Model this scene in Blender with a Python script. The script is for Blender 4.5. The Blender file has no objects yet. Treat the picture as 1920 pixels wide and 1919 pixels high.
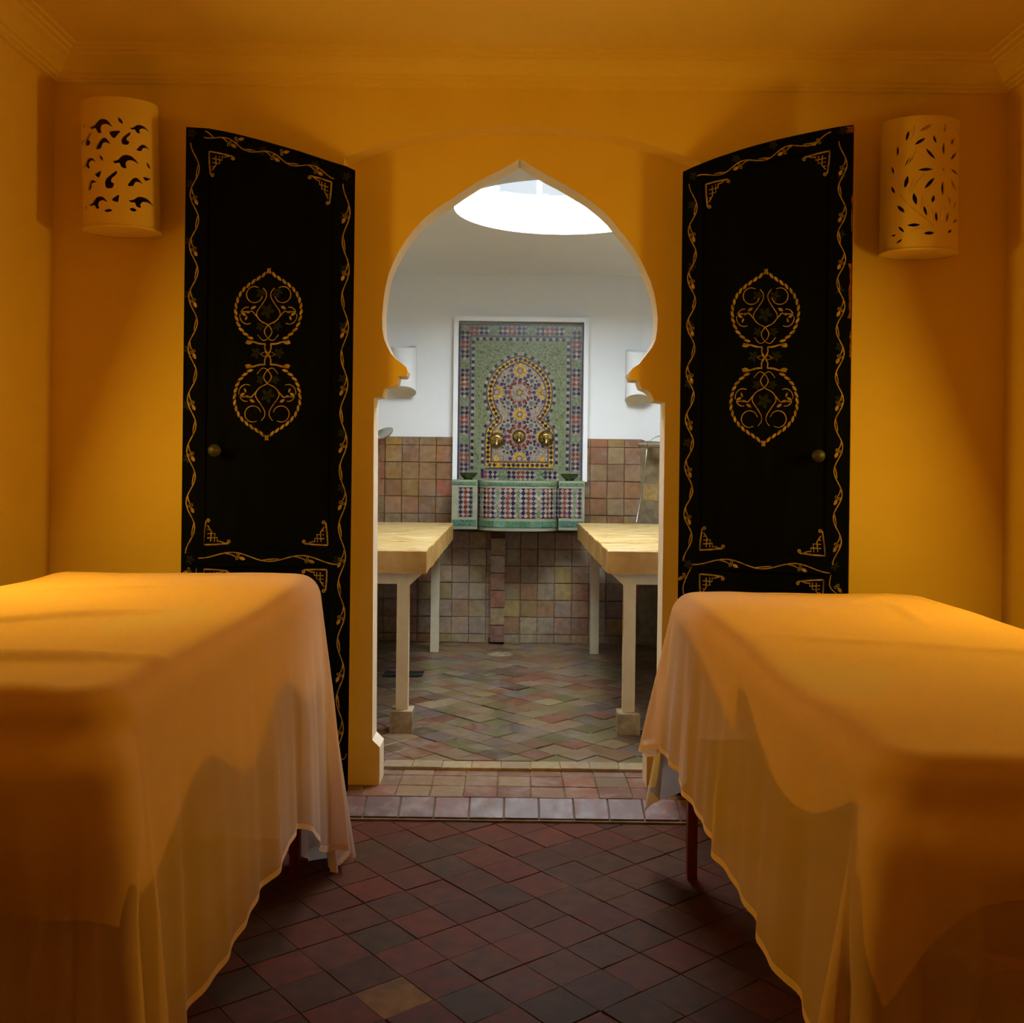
import bpy, bmesh, math, random
from mathutils import Vector, Matrix, noise, geometry

C = bpy.context.scene.collection
sc = bpy.context.scene
PI = math.pi
R = math.radians

# ------------------------------------------------------------------ camera, world, lights, exposure
E = 1.145            # eye height above the floor of the massage room
F = 1900.0           # focal length in pixels of a 1920 wide frame
ROLL = 0.012
PPX, PPY = 961.0, 868.0
cd = bpy.data.cameras.new('camera')
cam = bpy.data.objects.new('camera', cd)
C.objects.link(cam)
cam.location = (0, 0, E)
cam.rotation_euler = (PI / 2, -ROLL, 0)
cd.sensor_width = 36
cd.lens = F / 1920 * 36
cd.shift_x = (960 - PPX) / 1920
cd.shift_y = (PPY - 959.5) / 1920
cd.clip_start = 0.02
sc.camera = cam

vs = sc.view_settings
vs.view_transform = 'Standard'
vs.look = 'None'
vs.gamma = 1
vs.use_curve_mapping = False
vs.exposure = 0.0

w = bpy.data.worlds.new('world')
sc.world = w
w.use_nodes = True
w.node_tree.nodes['Background'].inputs[0].default_value = (0.80, 0.88, 0.94, 1)
w.node_tree.nodes['Background'].inputs[1].default_value = 1.0


def lamp(name, kind, loc, power, col, rot=(0, 0, 0), **kw):
    l = bpy.data.lights.new(name, kind)
    l.energy = power
    l.color = col
    for k, v in kw.items():
        setattr(l, k, v)
    o = bpy.data.objects.new(name, l)
    o.location = loc
    o.rotation_euler = rot
    C.objects.link(o)
    return o


WARM = (1.0, 0.60, 0.045)
# overcast daylight falling through the round skylight
lamp('daylight_sun', 'SUN', (0, 4, 6), 92.0, (0.86, 0.94, 1.0), (R(24), 0, 0), angle=R(145))
# warm lamps on the side walls of the massage room, just outside the frame
lamp('warm_lamp_left', 'AREA', (-1.49, 2.42, E + 0.20), 16.0, WARM, (R(69), 0, R(-96)), shape='ELLIPSE', size=0.28, size_y=0.46)
lamp('warm_lamp_right', 'AREA', (1.585, 2.45, E + 0.20), 16.0, WARM, (R(69), 0, R(96)), shape='ELLIPSE', size=0.28, size_y=0.46)
lamp('warm_lamp_rear', 'POINT', (0.0, -0.7, E + 1.0), 1.2, WARM, shadow_soft_size=0.2)
sc.cycles.max_bounces = 8
sc.cycles.diffuse_bounces = 5
sc.cycles.transparent_max_bounces = 12
sc.cycles.sample_clamp_indirect = 4.0
sc.cycles.caustics_reflective = False
sc.cycles.caustics_refractive = False


# ------------------------------------------------------------------ helpers
def at(px, py, D):
    """the point at depth D seen at a pixel of the photograph"""
    dxi, dyi = px - PPX, PPY - py
    dx = dxi * math.cos(ROLL) - dyi * math.sin(ROLL)
    dy = dxi * math.sin(ROLL) + dyi * math.cos(ROLL)
    return Vector((dx / F * D, D, E + dy / F * D))


def mesh_obj(name, me, parent=None):
    o = bpy.data.objects.new(name, me)
    C.objects.link(o)
    if parent is not None:
        o.parent = parent
        o.matrix_parent_inverse = parent.matrix_world.inverted() if False else Matrix.Translation(-parent.location) if parent.rotation_euler.to_matrix() == Matrix.Identity(3) else Matrix.Identity(4)
    return o


def tag(o, label=None, cat=None, group=None, kind=None):
    if label: o['label'] = label
    if cat: o['category'] = cat
    if group: o['group'] = group
    if kind: o['kind'] = kind
    return o


def empty(name, loc=(0, 0, 0)):
    o = bpy.data.objects.new(name, None)
    o.location = loc
    o.empty_display_size = 0.1
    C.objects.link(o)
    return o


class MB:
    """collects faces for ONE mesh object"""
    def __init__(self):
        self.v, self.f, self.m, self.c = [], [], [], []

    def face(self, idx, mi=0, col=None):
        self.f.append(idx); self.m.append(mi); self.c.append(col or (1, 1, 1))

    def box(self, lo, hi, mi=0, col=None, M=None):
        n = len(self.v)
        for z in (lo[2], hi[2]):
            for x, y in ((lo[0], lo[1]), (hi[0], lo[1]), (hi[0], hi[1]), (lo[0], hi[1])):
                p = Vector((x, y, z))
                self.v.append(M @ p if M else p)
        for q in ((3, 2, 1, 0), (4, 5, 6, 7), (0, 1, 5, 4), (1, 2, 6, 5), (2, 3, 7, 6), (3, 0, 4, 7)):
            self.face([n + i for i in q], mi, col)

    def prism(self, poly, fn, h0, h1, mi=0, side_mi=None, col=None, back=True, inset=0.0):
        """poly: 2D outline, fn(a,b,h)->3D; h1 is the visible face"""
        n = len(poly)
        area = sum(poly[i][0] * poly[(i + 1) % n][1] - poly[(i + 1) % n][0] * poly[i][1] for i in range(n))
        if area < 0: poly = poly[::-1]
        side_mi = mi if side_mi is None else side_mi
        b = len(self.v)
        if inset > 0:
            cx = sum(p[0] for p in poly) / n; cy = sum(p[1] for p in poly) / n
            rad = max(math.hypot(p[0] - cx, p[1] - cy) for p in poly)
            k = 1 - inset / rad
            top = [(cx + (p[0] - cx) * k, cy + (p[1] - cy) * k) for p in poly]
            hm = h1 - (h1 - h0) * 0.0 - abs(inset) * (1 if h1 > h0 else -1) * 0.6
            rings = [(poly, h0), (poly, hm), (top, h1)]
        else:
            rings = [(poly, h0), (poly, h1)]
        for pl, h in rings:
            for p in pl: self.v.append(Vector(fn(p[0], p[1], h)))
        if n <= 4:
            tris = [tuple(range(n))]
        else:
            tris = geometry.tessellate_polygon([[Vector((p[0], p[1], 0)) for p in rings[-1][0]]])
            tris = [t if ((rings[-1][0][t[1]][0] - rings[-1][0][t[0]][0]) * (rings[-1][0][t[2]][1] - rings[-1][0][t[0]][1]) - (rings[-1][0][t[2]][0] - rings[-1][0][t[0]][0]) * (rings[-1][0][t[1]][1] - rings[-1][0][t[0]][1])) > 0 else t[::-1] for t in tris]
        L = (len(rings) - 1) * n
        for t in tris:
            self.face([b + L + i for i in t], mi, col)
            if back: self.face([b + i for i in t[::-1]], mi, col)
        for r in range(len(rings) - 1):
            for i in range(n):
                j = (i + 1) % n
                self.face([b + r * n + i, b + r * n + j, b + (r + 1) * n + j, b + (r + 1) * n + i], side_mi, col)

    def tube(self, pts, rad, seg=8, mi=0, col=None, cap=True, close=False):
        pts = [Vector(p) for p in pts]
        n = len(pts)
        rr = rad if isinstance(rad, (list, tuple)) else [rad] * n
        b = len(self.v)
        up = Vector((0, 0, 1))
        prev = None
        for i, p in enumerate(pts):
            if close: t = (pts[(i + 1) % n] - pts[i - 1]).normalized()
            else: t = (pts[min(i + 1, n - 1)] - pts[max(i - 1, 0)]).normalized()
            a = prev if prev is not None else (up if abs(t.z) < 0.9 else Vector((1, 0, 0)))
            a = (a - t * a.dot(t)).normalized(); prev = a
            c = t.cross(a)
            for k in range(seg):
                th = 2 * PI * k / seg
                self.v.append(p + (a * math.cos(th) + c * math.sin(th)) * rr[i])
        for i in range(n if close else n - 1):
            for k in range(seg):
                i2 = (i + 1) % n
                self.face([b + i * seg + k, b + i * seg + (k + 1) % seg, b + i2 * seg + (k + 1) % seg, b + i2 * seg + k], mi, col)
        if cap and not close:
            self.face([b + k for k in range(seg)][::-1], mi, col)
            self.face([b + (n - 1) * seg + k for k in range(seg)], mi, col)

    def lathe(self, prof, M=None, seg=24, mi=0, col=None, cap=True):
        b = len(self.v)
        for r, z in prof:
            for k in range(seg):
                th = 2 * PI * k / seg
                p = Vector((r * math.cos(th), r * math.sin(th), z))
                self.v.append(M @ p if M else p)
        for i in range(len(prof) - 1):
            for k in range(seg):
                k2 = (k + 1) % seg
                self.face([b + i * seg + k, b + i * seg + k2, b + (i + 1) * seg + k2, b + (i + 1) * seg + k], mi, col)
        if cap and prof[0][0] > 1e-5: self.face([b + k for k in range(seg)][::-1], mi, col)
        if cap and prof[-1][0] > 1e-5: self.face([b + (len(prof) - 1) * seg + k for k in range(seg)], mi, col)

    def mesh(self, name, mats, smooth=False, fix=True):
        me = bpy.data.meshes.new(name)
        me.from_pydata([tuple(v) for v in self.v], [], self.f)
        for m in (mats if isinstance(mats, (list, tuple)) else [mats]): me.materials.append(m)
        me.polygons.foreach_set('material_index', self.m)
        ca = me.color_attributes.new('Col', 'FLOAT_COLOR', 'CORNER')
        data = []
        for p, c in zip(me.polygons, self.c):
            data += [c[0], c[1], c[2], 1.0] * p.loop_total
        ca.data.foreach_set('color', data)
        if fix:
            bm = bmesh.new(); bm.from_mesh(me)
            bmesh.ops.recalc_face_normals(bm, faces=bm.faces)
            bm.to_mesh(me); bm.free()
        if smooth:
            me.polygons.foreach_set('use_smooth', [True] * len(me.polygons))
            if smooth != 'all':
                me.set_sharp_from_angle(angle=R(40))
        me.update()
        return me

    def build(self, name, mats, parent=None, smooth=False, fix=True):
        o = mesh_obj(name, self.mesh(name, mats, smooth, fix), None)
        if parent is not None:
            o.parent = parent
            o.location = -Vector(parent.location) if parent.type == 'EMPTY' and parent.parent is None else (0, 0, 0)
        return o


# every part's mesh is written in world coordinates; a parent Empty's own offset is undone by the part's location
# ------------------------------------------------------------------ materials
def new_mat(name):
    m = bpy.data.materials.new(name)
    m.use_nodes = True
    nt = m.node_tree
    b = nt.nodes['Principled BSDF']
    return m, nt, b


def N(nt, typ, **kw):
    n = nt.nodes.new(typ)
    for k, v in kw.items(): setattr(n, k, v)
    return n


def mottled(name, c1, c2, scale=6, rough=0.7, bump=0.15, bscale=40, detail=6, stretch=(1, 1, 1), spec=0.3, metallic=0.0, rvar=0.0):
    m, nt, b = new_mat(name)
    tc = N(nt, 'ShaderNodeTexCoord')
    mp = N(nt, 'ShaderNodeMapping'); mp.inputs['Scale'].default_value = stretch
    nt.links.new(tc.outputs['Object'], mp.inputs[0])
    n1 = N(nt, 'ShaderNodeTexNoise'); n1.inputs['Scale'].default_value = scale; n1.inputs['Detail'].default_value = detail
    nt.links.new(mp.outputs[0], n1.inputs['Vector'])
    cr = N(nt, 'ShaderNodeValToRGB')
    cr.color_ramp.elements[0].position = 0.35; cr.color_ramp.elements[0].color = (*c1, 1)
    cr.color_ramp.elements[1].position = 0.68; cr.color_ramp.elements[1].color = (*c2, 1)
    nt.links.new(n1.outputs[0], cr.inputs[0])
    nt.links.new(cr.outputs[0], b.inputs['Base Color'])
    n2 = N(nt, 'ShaderNodeTexNoise'); n2.inputs['Scale'].default_value = bscale; n2.inputs['Detail'].default_value = 4
    nt.links.new(mp.outputs[0], n2.inputs['Vector'])
    bp = N(nt, 'ShaderNodeBump'); bp.inputs['Strength'].default_value = bump; bp.inputs['Distance'].default_value = 0.004
    nt.links.new(n2.outputs[0], bp.inputs['Height'])
    nt.links.new(bp.outputs[0], b.inputs['Normal'])
    b.inputs['Roughness'].default_value = rough
    b.inputs['Specular IOR Level'].default_value = spec
    b.inputs['Metallic'].default_value = metallic
    if rvar:
        mr = N(nt, 'ShaderNodeMapRange')
        mr.inputs[1].default_value = 0.3; mr.inputs[2].default_value = 0.7
        mr.inputs[3].default_value = rough - rvar; mr.inputs[4].default_value = rough + rvar
        nt.links.new(n1.outputs[0], mr.inputs[0]); nt.links.new(mr.outputs[0], b.inputs['Roughness'])
    return m


def tile_material(name, source, rough=0.38, stain=(0.42, 0.36, 0.34), stain_amt=0.45, scale=11, bump=0.10, rvar=0.05, spec=0.5):
    """colour from the object (or the mesh's colour attribute), blotched with worn glaze"""
    m, nt, b = new_mat(name)
    if source == 'object':
        s = N(nt, 'ShaderNodeObjectInfo').outputs['Color']
    else:
        a = N(nt, 'ShaderNodeAttribute'); a.attribute_name = 'Col'; s = a.outputs['Color']
    geo = N(nt, 'ShaderNodeNewGeometry')
    n1 = N(nt, 'ShaderNodeTexNoise'); n1.inputs['Scale'].default_value = scale; n1.inputs['Detail'].default_value = 5
    n1.inputs['Roughness'].default_value = 0.55
    nt.links.new(geo.outputs['Position'], n1.inputs['Vector'])
    mr = N(nt, 'ShaderNodeMapRange')
    mr.inputs[1].default_value = 0.48; mr.inputs[2].default_value = 0.72; mr.inputs[4].default_value = stain_amt
    nt.links.new(n1.outputs[0], mr.inputs[0])
    mx = N(nt, 'ShaderNodeMix', data_type='RGBA')
    nt.links.new(mr.outputs[0], mx.inputs[0]); nt.links.new(s, mx.inputs[6]); mx.inputs[7].default_value = (*stain, 1)
    n2 = N(nt, 'ShaderNodeTexNoise'); n2.inputs['Scale'].default_value = scale * 3.3; n2.inputs['Detail'].default_value = 5
    nt.links.new(geo.outputs['Position'], n2.inputs['Vector'])
    m2 = N(nt, 'ShaderNodeMapRange'); m2.inputs[1].default_value = 0.3; m2.inputs[2].default_value = 0.7
    m2.inputs[3].default_value = 0.68; m2.inputs[4].default_value = 1.2
    nt.links.new(n2.outputs[0], m2.inputs[0])
    mu = N(nt, 'ShaderNodeVectorMath', operation='SCALE')
    nt.links.new(mx.outputs[2], mu.inputs[0]); nt.links.new(m2.outputs[0], mu.inputs[3])
    nt.links.new(mu.outputs[0], b.inputs['Base Color'])
    r = N(nt, 'ShaderNodeMapRange'); r.inputs[1].default_value = 0.3; r.inputs[2].default_value = 0.7
    r.inputs[3].default_value = rough - rvar; r.inputs[4].default_value = rough + rvar
    nt.links.new(n2.outputs[0], r.inputs[0]); nt.links.new(r.outputs[0], b.inputs['Roughness'])
    bp = N(nt, 'ShaderNodeBump'); bp.inputs['Strength'].default_value = bump; bp.inputs['Distance'].default_value = 0.003
    nt.links.new(n1.outputs[0], bp.inputs['Height']); nt.links.new(bp.outputs[0], b.inputs['Normal'])
    b.inputs['Specular IOR Level'].default_value = spec
    return m


def fabric(name, col, transp, transl, weave=900, spec=0.1):
    m, nt, b = new_mat(name)
    b.inputs['Base Color'].default_value = (*col, 1)
    b.inputs['Roughness'].default_value = 0.85
    b.inputs['Specular IOR Level'].default_value = spec
    b.inputs['Sheen Weight'].default_value = 0.25
    out = nt.nodes['Material Output']
    tc = N(nt, 'ShaderNodeTexCoord')
    n2 = N(nt, 'ShaderNodeTexNoise'); n2.inputs['Scale'].default_value = 28; n2.inputs['Detail'].default_value = 6
    nt.links.new(tc.outputs['Object'], n2.inputs['Vector'])
    bp = N(nt, 'ShaderNodeBump'); bp.inputs['Strength'].default_value = 0.12; bp.inputs['Distance'].default_value = 0.004
    nt.links.new(n2.outputs[0], bp.inputs['Height']); nt.links.new(bp.outputs[0], b.inputs['Normal'])
    tl = N(nt, 'ShaderNodeBsdfTranslucent'); tl.inputs[0].default_value = (*col, 1)
    m1 = N(nt, 'ShaderNodeMixShader'); m1.inputs[0].default_value = transl
    nt.links.new(b.outputs[0], m1.inputs[1]); nt.links.new(tl.outputs[0], m1.inputs[2])
    last = m1.outputs[0]
    if transp > 0:
        tr = N(nt, 'ShaderNodeBsdfTransparent')
        m2 = N(nt, 'ShaderNodeMixShader'); m2.inputs[0].default_value = transp
        nt.links.new(last, m2.inputs[1]); nt.links.new(tr.outputs[0], m2.inputs[2])
        last = m2.outputs[0]
    nt.links.new(last, out.inputs[0])
    return m


M = {}
M['ochre'] = mottled('ochre_plaster', (0.80, 0.57, 0.16), (0.86, 0.63, 0.20), 1.8, 0.72, 0.05, 30)
M['white'] = mottled('white_plaster', (0.84, 0.87, 0.885), (0.88, 0.905, 0.92), 2.0, 0.75, 0.06, 25)
M['reveal'] = mottled('cream_reveal', (0.78, 0.70, 0.55), (0.86, 0.80, 0.68), 8, 0.7, 0.08, 40)
M['grout'] = mottled('sandy_grout', (0.15, 0.11, 0.06), (0.25, 0.19, 0.11), 20, 0.9, 0.4, 120)
M['grout_dark'] = mottled('dark_grout', (0.08, 0.032, 0.015), (0.16, 0.085, 0.042), 20, 0.9, 0.4, 120)
M['tile'] = tile_material('worn_tile', 'object', rough=0.34, stain=(0.26, 0.205, 0.175), stain_amt=0.6, bump=.3)  # blotch tint also paints a soft sheen onto the worn glaze
M['tile_stuff'] = tile_material('worn_tile_joined', 'attr', stain=(0.25, 0.19, 0.14), stain_amt=0.5)
M['terra'] = tile_material('terracotta_tile', 'object', rough=0.6, stain=(0.088, 0.036, 0.016), stain_amt=0.8, spec=0.10, scale=7, bump=.4)
M['sill'] = tile_material('threshold_tile', 'object', rough=0.50, stain=(0.26, 0.18, 0.14), stain_amt=0.9, rvar=.08, spec=0.32, scale=13, bump=.5)
M['sill_stuff'] = tile_material('threshold_tile_joined', 'attr', rough=0.42, stain=(0.20, 0.13, 0.10), stain_amt=0.6)
M['terra_stuff'] = tile_material('terracotta_tile_joined', 'attr', rough=0.6, stain=(0.088, 0.036, 0.016), stain_amt=0.8, spec=0.10, scale=7, bump=.4)
M['mosaic'] = tile_material('glazed_mosaic', 'attr', rough=0.28, stain=(0.22, 0.20, 0.14), stain_amt=0.15, scale=30, bump=0.08, rvar=0.08)
M['green_field'] = mottled('sage_green_glaze', (0.14, 0.17, 0.09), (0.20, 0.23, 0.13), 22, 0.35, 0.1, 60)
M['basin'] = mottled('grey_green_basin_plaster', (0.22, 0.25, 0.16), (0.32, 0.31, 0.21), 14, 0.5, 0.3, 60)
M['door'] = mottled('dark_navy_door_paint', (0.0018, 0.0024, 0.0055), (0.0030, 0.0038, 0.0085), 5, 0.5, 0.12, 30, spec=0.03, stretch=(4, 4, 0.7))
M['gold'] = mottled('gold_door_paint', (0.20, 0.13, 0.055), (0.46, 0.32, 0.14), 60, 0.5, 0.1, 100)
M['dullblue'] = mottled('faded_slate_blue_paint', (0.004, 0.007, 0.009), (0.008, 0.012, 0.015), 60, 0.5, 0.1, 100)
M['redchip'] = mottled('chipped_red_wood', (0.12, 0.018, 0.004), (0.26, 0.08, 0.03), 50, 0.7, 0.4, 100)
M['ceramic'] = mottled('pale_unglazed_ceramic', (0.83, 0.63, 0.26), (0.86, 0.67, 0.30), 5, 0.65, 0.08, 40)
M['inner_shade'] = mottled('clay_with_painted_shade', (0.10, 0.045, 0.02), (0.15, 0.07, 0.03), 12, 0.9, 0.1)  # dark colour painted inside the clay lamps to stand for shade
M['slab'] = mottled('polished_ochre_plaster', (0.44, 0.26, 0.05), (0.66, 0.51, 0.26), 9, 0.35, 0.35, 24, stretch=(1, 3.2, 2), rvar=0.1, spec=0.5)
M['slab_side'] = mottled('rough_ochre_plaster', (0.38, 0.20, 0.05), (0.56, 0.34, 0.10), 9, 0.55, 0.5, 30)
M['whitepaint'] = mottled('cream_painted_steel', (0.70, 0.60, 0.40), (0.78, 0.69, 0.50), 12, 0.45, 0.1, 60)
M['concrete'] = mottled('stained_concrete', (0.22, 0.16, 0.09), (0.42, 0.33, 0.20), 24, 0.8, 0.5, 60)
M['brass'] = mottled('aged_brass', (0.30, 0.20, 0.06), (0.55, 0.40, 0.16), 30, 0.28, 0.1, 60, metallic=1.0, rvar=0.08)
M['chrome'] = mottled('chrome', (0.62, 0.62, 0.60), (0.75, 0.75, 0.74), 10, 0.16, 0.0, 60, metallic=1.0)
M['steel'] = mottled('brushed_steel_hose', (0.38, 0.36, 0.30), (0.5, 0.48, 0.42), 40, 0.32, 0.2, 400, metallic=1.0)
M['red'] = mottled('red_plastic', (0.45, 0.02, 0.02), (0.55, 0.04, 0.04), 10, 0.4, 0.0)
M['bowl'] = mottled('dark_green_glaze', (0.018, 0.036, 0.006), (0.045, 0.085, 0.010), 20, 0.22, 0.1, 50, spec=0.5)
M['black'] = mottled('gap_black', (0.008, 0.006, 0.004), (0.02, 0.014, 0.01), 20, 0.9, 0.2)  # flat black for the drain slot and the painted gap under the pillar
M['iron'] = mottled('dark_iron', (0.03, 0.03, 0.035), (0.07, 0.07, 0.08), 20, 0.5, 0.3, metallic=0.6)
M['redwood'] = mottled('red_brown_wood', (0.14, 0.022, 0.008), (0.22, 0.045, 0.014), 10, 0.45, 0.2, 40, stretch=(6, 6, 1))
M['mattress'] = mottled('tan_vinyl_mattress', (0.38, 0.22, 0.10), (0.46, 0.28, 0.14), 6, 0.6, 0.1, 40)
M['sheet'] = fabric('sheer_peach_cotton', (0.84, 0.57, 0.37), 0.40, 0.20)
M['under'] = fabric('peach_cotton', (0.88, 0.64, 0.42), 0.0, 0.10)
M['hem'] = fabric('peach_cotton_hem', (0.84, 0.58, 0.34), 0.0, 0.18)
M['whitecloth'] = fabric('white_cotton', (0.80, 0.78, 0.78), 0.0, 0.15)

gm, nt, b = new_mat('skylight_glass')
tr = N(nt, 'ShaderNodeBsdfTransparent'); tr.inputs[0].default_value = (0.96, 0.98, 0.99, 1)
gl = N(nt, 'ShaderNodeBsdfGlossy'); gl.inputs['Roughness'].default_value = 0.05
mx = N(nt, 'ShaderNodeMixShader'); mx.inputs[0].default_value = 0.06
nt.links.new(tr.outputs[0], mx.inputs[1]); nt.links.new(gl.outputs[0], mx.inputs[2])
nt.links.new(mx.outputs[0], nt.nodes['Material Output'].inputs[0])
M['glass'] = gm

# ------------------------------------------------------------------ the shell
XL, XR = -1.53, 1.625          # side walls of the massage room
YW = 3.356                     # face of its far wall
YP = 3.443                     # face of the thin wall with the keyhole opening
YB = 3.553                     # back of that wall
ZC = E + 1.33                  # ceiling
ZP = E - 1.10                  # doorway platform
ZI = E - 1.09                  # floor of the steam room
ZIC = E + 1.14                 # ceiling of the steam room
YF = 6.145                     # its far wall
YREAR = -1.3
IL, IR = -1.2, 1.25            # side walls of the steam room
CL, CR = -0.815, 0.783         # where the oblique corner walls start on the far wall


def struct(o, label=None):
    o['kind'] = 'structure'
    if label: o['label'] = label
    return o


fnY = lambda a, b_, h: (a, h, b_)

# far wall with the shallow segmental-arched recess
arch_px = [(645, 296), (690, 279), (740, 264), (790, 253), (840, 245), (900, 239), (961, 237), (1020, 238), (1080, 243), (1140, 252), (1200, 266), (1260, 284), (1312, 303)]
ap = [at(px, py, YW) for px, py in arch_px]
arch = [(p.x, p.z) for p in ap]
m = MB()
outl = [(XL - .1, -0.02), (arch[0][0], -0.02)] + arch + [(arch[-1][0], -0.02), (XR + .1, -0.02), (XR + .1, ZC + .1), (XL - .1, ZC + .1)]
m.prism(outl, fnY, YP, YW)
struct(m.build('wall_far', M['ochre']), 'ochre plaster wall with the shallow arched recess around the keyhole doorway')

# thin wall with the keyhole opening
key_px = [(697, 1480), (711.5, 1479), (712, 1402), (698, 1388), (701, 746), (717, 744), (719, 733), (723, 728), (741, 723), (744, 718), (746, 706), (757, 707), (761, 704), (764, 697), (762, 689),
          (755, 683), (742, 673), (733, 663), (726, 650), (720, 636), (717, 618), (716.5, 594), (719, 563), (722.5, 540), (729, 513), (738.5, 490), (750, 468), (764, 446), (780, 426), (797, 408), (820, 390),
          (844, 375), (870, 357), (895, 341), (935, 320), (962, 306), (975, 297),
          (988, 306), (1023, 327), (1050, 341), (1077.5, 357), (1105, 375), (1128.6, 394), (1145, 410), (1158, 427), (1173, 445), (1187, 464), (1200, 485), (1210.6, 507), (1220, 528), (1227, 552), (1231, 575), (1233, 598),
          (1232, 620), (1229, 638), (1223, 651), (1214, 663), (1198, 683), (1186, 691), (1179.6, 699), (1181, 706), (1184, 713), (1198, 714), (1200, 721), (1203, 728), (1214, 732), (1220, 737), (1224, 745), (1227, 752), (1247, 755),
          (1238, 1402), (1213, 1405), (1210, 1489)]
kp = [at(px, py, YP) for px, py in key_px]
key = [(p.x, p.z) for p in kp]
key[0] = (key[1][0], ZP - 0.05); key[1] = (key[1][0], ZP - .02)
key[-1] = (key[-2][0], ZP - .05)
key = key[1:]
m = MB()
outl = [(XL - .1, ZP - .05), (key[0][0], ZP - .05)] + key + [(XR + .1, ZP - .05), (XR + .1, ZC + .1), (XL - .1, ZC + .1)]
m.prism(outl, fnY, YB, YP, mi=0, side_mi=1)
kw = m.build('wall_keyhole', [M['ochre'], M['reveal'], M['white']])
# the face towards the steam room is white
for p in kw.data.polygons:
    if p.normal.y > 0.9: p.material_index = 2
struct(kw, 'thin ochre wall pierced by the pointed keyhole doorway with stepped corbels')

# side walls, rear wall, ceiling
m = MB(); m.box((XL - .1, YREAR, -.02), (XL, YW + .01, ZC + .1))
struct(m.build('wall_left', M['ochre']), 'ochre plaster wall on the left')
m = MB(); m.box((XR, YREAR, -.02), (XR + .1, YW + .01, ZC + .1))
struct(m.build('wall_right', M['ochre']), 'ochre plaster wall on the right')
m = MB(); m.box((XL - .1, YREAR - .1, -.02), (XR + .1, YREAR, ZC + .1))
struct(m.build('wall_rear', M['ochre']), 'ochre plaster wall behind the viewer')
m = MB(); m.box((XL - .1, YREAR - .1, ZC), (XR + .1, YB, ZC + .12))
struct(m.build('ceiling', M['ochre']), 'ochre plaster ceiling of the massage room')
# pale raised panel on the left wall at the edge of the frame
m = MB()
fnX = lambda a, b_, h: (h, a, b_)
m.prism([(2.2, E + .12), (2.93, E + .12), (2.93, E + .93), (2.90, E + .97), (2.2, E + 1.02)], fnX, XL - .005, XL + .012, inset=.004)
struct(m.build('trim_1', M['ochre']), 'pale flat raised panel on the left wall at the edge of the photo')

# cornice: one moulding run mitred round three walls
prof = [(0, E + 1.237), (0.014, E + 1.239), (0.016, E + 1.247), (0.024, E + 1.249), (0.026, E + 1.259), (0.036, E + 1.262), (0.038, E + 1.270), (0.050, E + 1.282), (0.066, E + 1.296), (0.084, E + 1.304),
        (0.086, E + 1.312), (0.100, E + 1.314), (0.102, E + 1.322), (0.118, E + 1.324), (0.120, E + 1.331)]
m = MB()
path = [((XL, YREAR), (1, 0)), ((XL, YW), (1, -1)), ((XR, YW), (-1, -1)), ((XR, YREAR), (-1, 0))]
for (bx, by), (nx, ny) in path:
    for d, z in prof: m.v.append(Vector((bx + nx * d, by + ny * d, z)))
n = len(prof)
for s in range(3):
    for i in range(n - 1):
        m.face([s * n + i, s * n + i + 1, (s + 1) * n + i + 1, (s + 1) * n + i])
struct(m.build('trim_2', M['ochre'], fix=False), 'stepped plaster cornice between the ochre walls and ceiling')

# ------------------------------------------------------------------ steam room shell
def wall_strip(m, a, b_, z0, z1, th=.08):
    d = Vector((b_[0] - a[0], b_[1] - a[1])); nrm = Vector((-d.y, d.x)).normalized() * th
    q = [(a[0], a[1]), (b_[0], b_[1]), (b_[0] + nrm.x, b_[1] + nrm.y), (a[0] + nrm.x, a[1] + nrm.y)]
    m.prism(q, lambda x, y, h: (x, y, h), z0, z1)

CD = 0.30
m = MB(); wall_strip(m, (CL, YF), (CR, YF), -.02, ZIC + .02)
# niche for the mosaic is formed by the fountain's own frame
struct(m.build('wall_steam_far', M['white']), 'white plaster far wall of the steam room above the tiles')
m = MB(); wall_strip(m, (IL, YF - CD), (CL, YF), -.02, ZIC + .02)
struct(m.build('wall_steam_corner_left', M['white']), 'white oblique corner wall left of the fountain wall')
m = MB(); wall_strip(m, (CR, YF), (IR, YF - CD), -.02, ZIC + .02)
struct(m.build('wall_steam_corner_right', M['white']), 'white oblique corner wall behind the shower fitting')
m = MB(); m.box((IL - .08, YB, -.02), (IL, YF - CD + .05, ZIC + .02))
struct(m.build('wall_steam_left', M['white']), 'white side wall of the steam room on the left')
m = MB(); m.box((IR, YB, -.02), (IR + .08, YF - CD + .05, ZIC + .02))
struct(m.build('wall_steam_right', M['white']), 'white side wall of the steam room on the right')

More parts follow.
